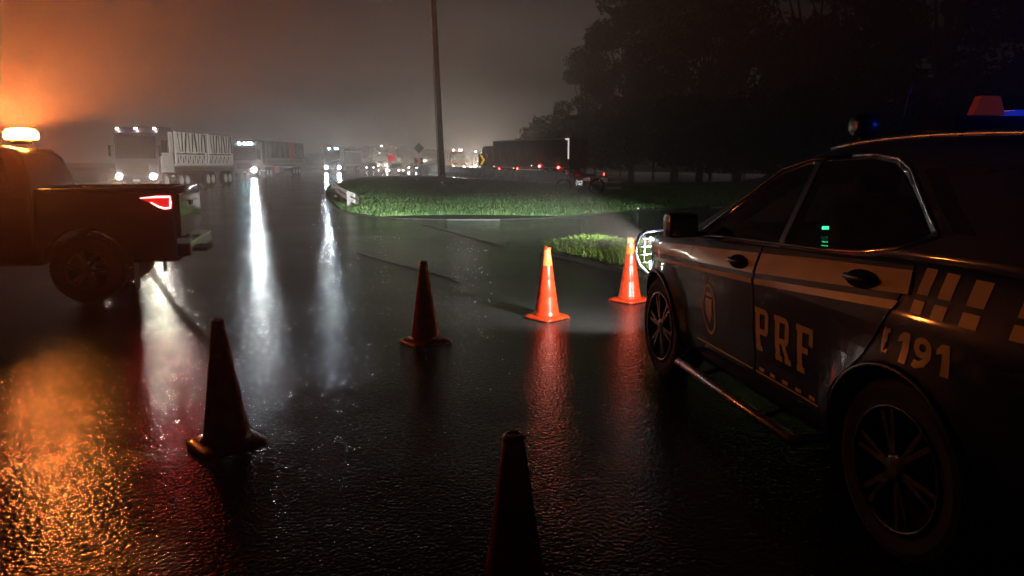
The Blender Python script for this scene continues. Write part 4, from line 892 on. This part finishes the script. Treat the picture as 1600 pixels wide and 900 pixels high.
TR = [(9.5, 98, .74, 0, 'dark leafy tree at the left edge of the grove against the grey sky'), (14, 88, 1.05, 1, 'tall dark tree second from the left edge of the grove'),
      (20, 92, 1.3, 2, 'tallest tree in the middle of the dark grove beyond the black truck'), (18, 72, 1.0, 0, 'dark tree close behind the motorcycle and slatted barrier'),
      (26, 66, 1.15, 1, 'dark tree right of the slatted barrier'), (33, 74, 1.25, 2, 'deep dark tree above the bonnet of the police car'),
      (28, 50, 1.0, 0, 'dark tree above the windscreen of the police car'), (38, 54, 1.15, 1, 'dark tree behind the roof of the police car'),
      (37, 40, 1.0, 2, 'dark tree behind the spot lamp of the police car'), (47, 40, 1.1, 0, 'dark tree behind the siren light bar'), (24, 80, 1.45, 1, 'large tree rising behind the centre of the grove'), (45, 62, 1.5, 2, 'large far tree at the upper right corner')]
for i, (x, y, s, k, lb) in enumerate(TR):
    t = empty('broadleaf_tree', (x, y, 0), random.uniform(0, 6), lb, 'tree', 'trees of the dark grove'); t.scale = (s, s, s)
    link('trunk', TV[k][1], None, t); link('crown', TV[k][0], None, t)
UV = tree_mesh(17, 7, 4.2, 7000)
for i, (x, y) in enumerate(((6.5, 104), (12, 97), (17, 90), (22, 83), (27, 78), (17.5, 66), (22, 60), (27, 55), (31, 48), (36, 62), (34, 42), (42, 48), (40, 35), (8, 118), (15, 114), (23, 108), (31, 100), (39, 92), (46, 82), (30, 88), (12, 108))):
    t = empty('understorey_tree', (x, y, -.6), random.uniform(0, 6), 'low dense dark tree filling the foot of the dark grove', 'tree', 'low trees under the grove'); s = random.uniform(1.0, 1.35); t.scale = (s*1.25, s*1.25, s)
    link('trunk', UV[1], None, t); link('crown', UV[0], None, t)
HV = tree_mesh(9, 6, 3.2, 3500)
for i in range(12):                                   # low far treeline behind the traffic
    t = empty('bushy_tree', (-75+i*7.5+random.uniform(-2, 2), 215+random.uniform(-10, 12), -.5), random.uniform(0, 6), 'low dark bushy tree in the far treeline beyond the traffic', 'tree', 'far low treeline'); s = random.uniform(.6, 1.1); t.scale = (s*1.4, s*1.4, s)
    link('trunk', HV[1], None, t); link('crown', HV[0], None, t)

# ------------------------------------------------------------------ rain haze
bm = bmesh.new(); abox(bm, (0, 112, 15.5), (340, 296, 33)); hz = fin('haze', bm, None); hz['kind'] = 'stuff'; tag(hz, 'thin rain haze filling the air over the road', 'haze')
hm = bpy.data.materials.new('rain_haze'); hm.use_nodes = True; n = hm.node_tree.nodes; n.clear(); o_ = n.new('ShaderNodeOutputMaterial'); v_ = n.new('ShaderNodeVolumePrincipled')
v_.inputs['Color'].default_value = (1, .90, .85, 1); v_.inputs['Density'].default_value = HAZE; v_.inputs['Anisotropy'].default_value = HAZE_G
hm.node_tree.links.new(v_.outputs[0], o_.inputs['Volume']); hz.data.materials.append(hm)
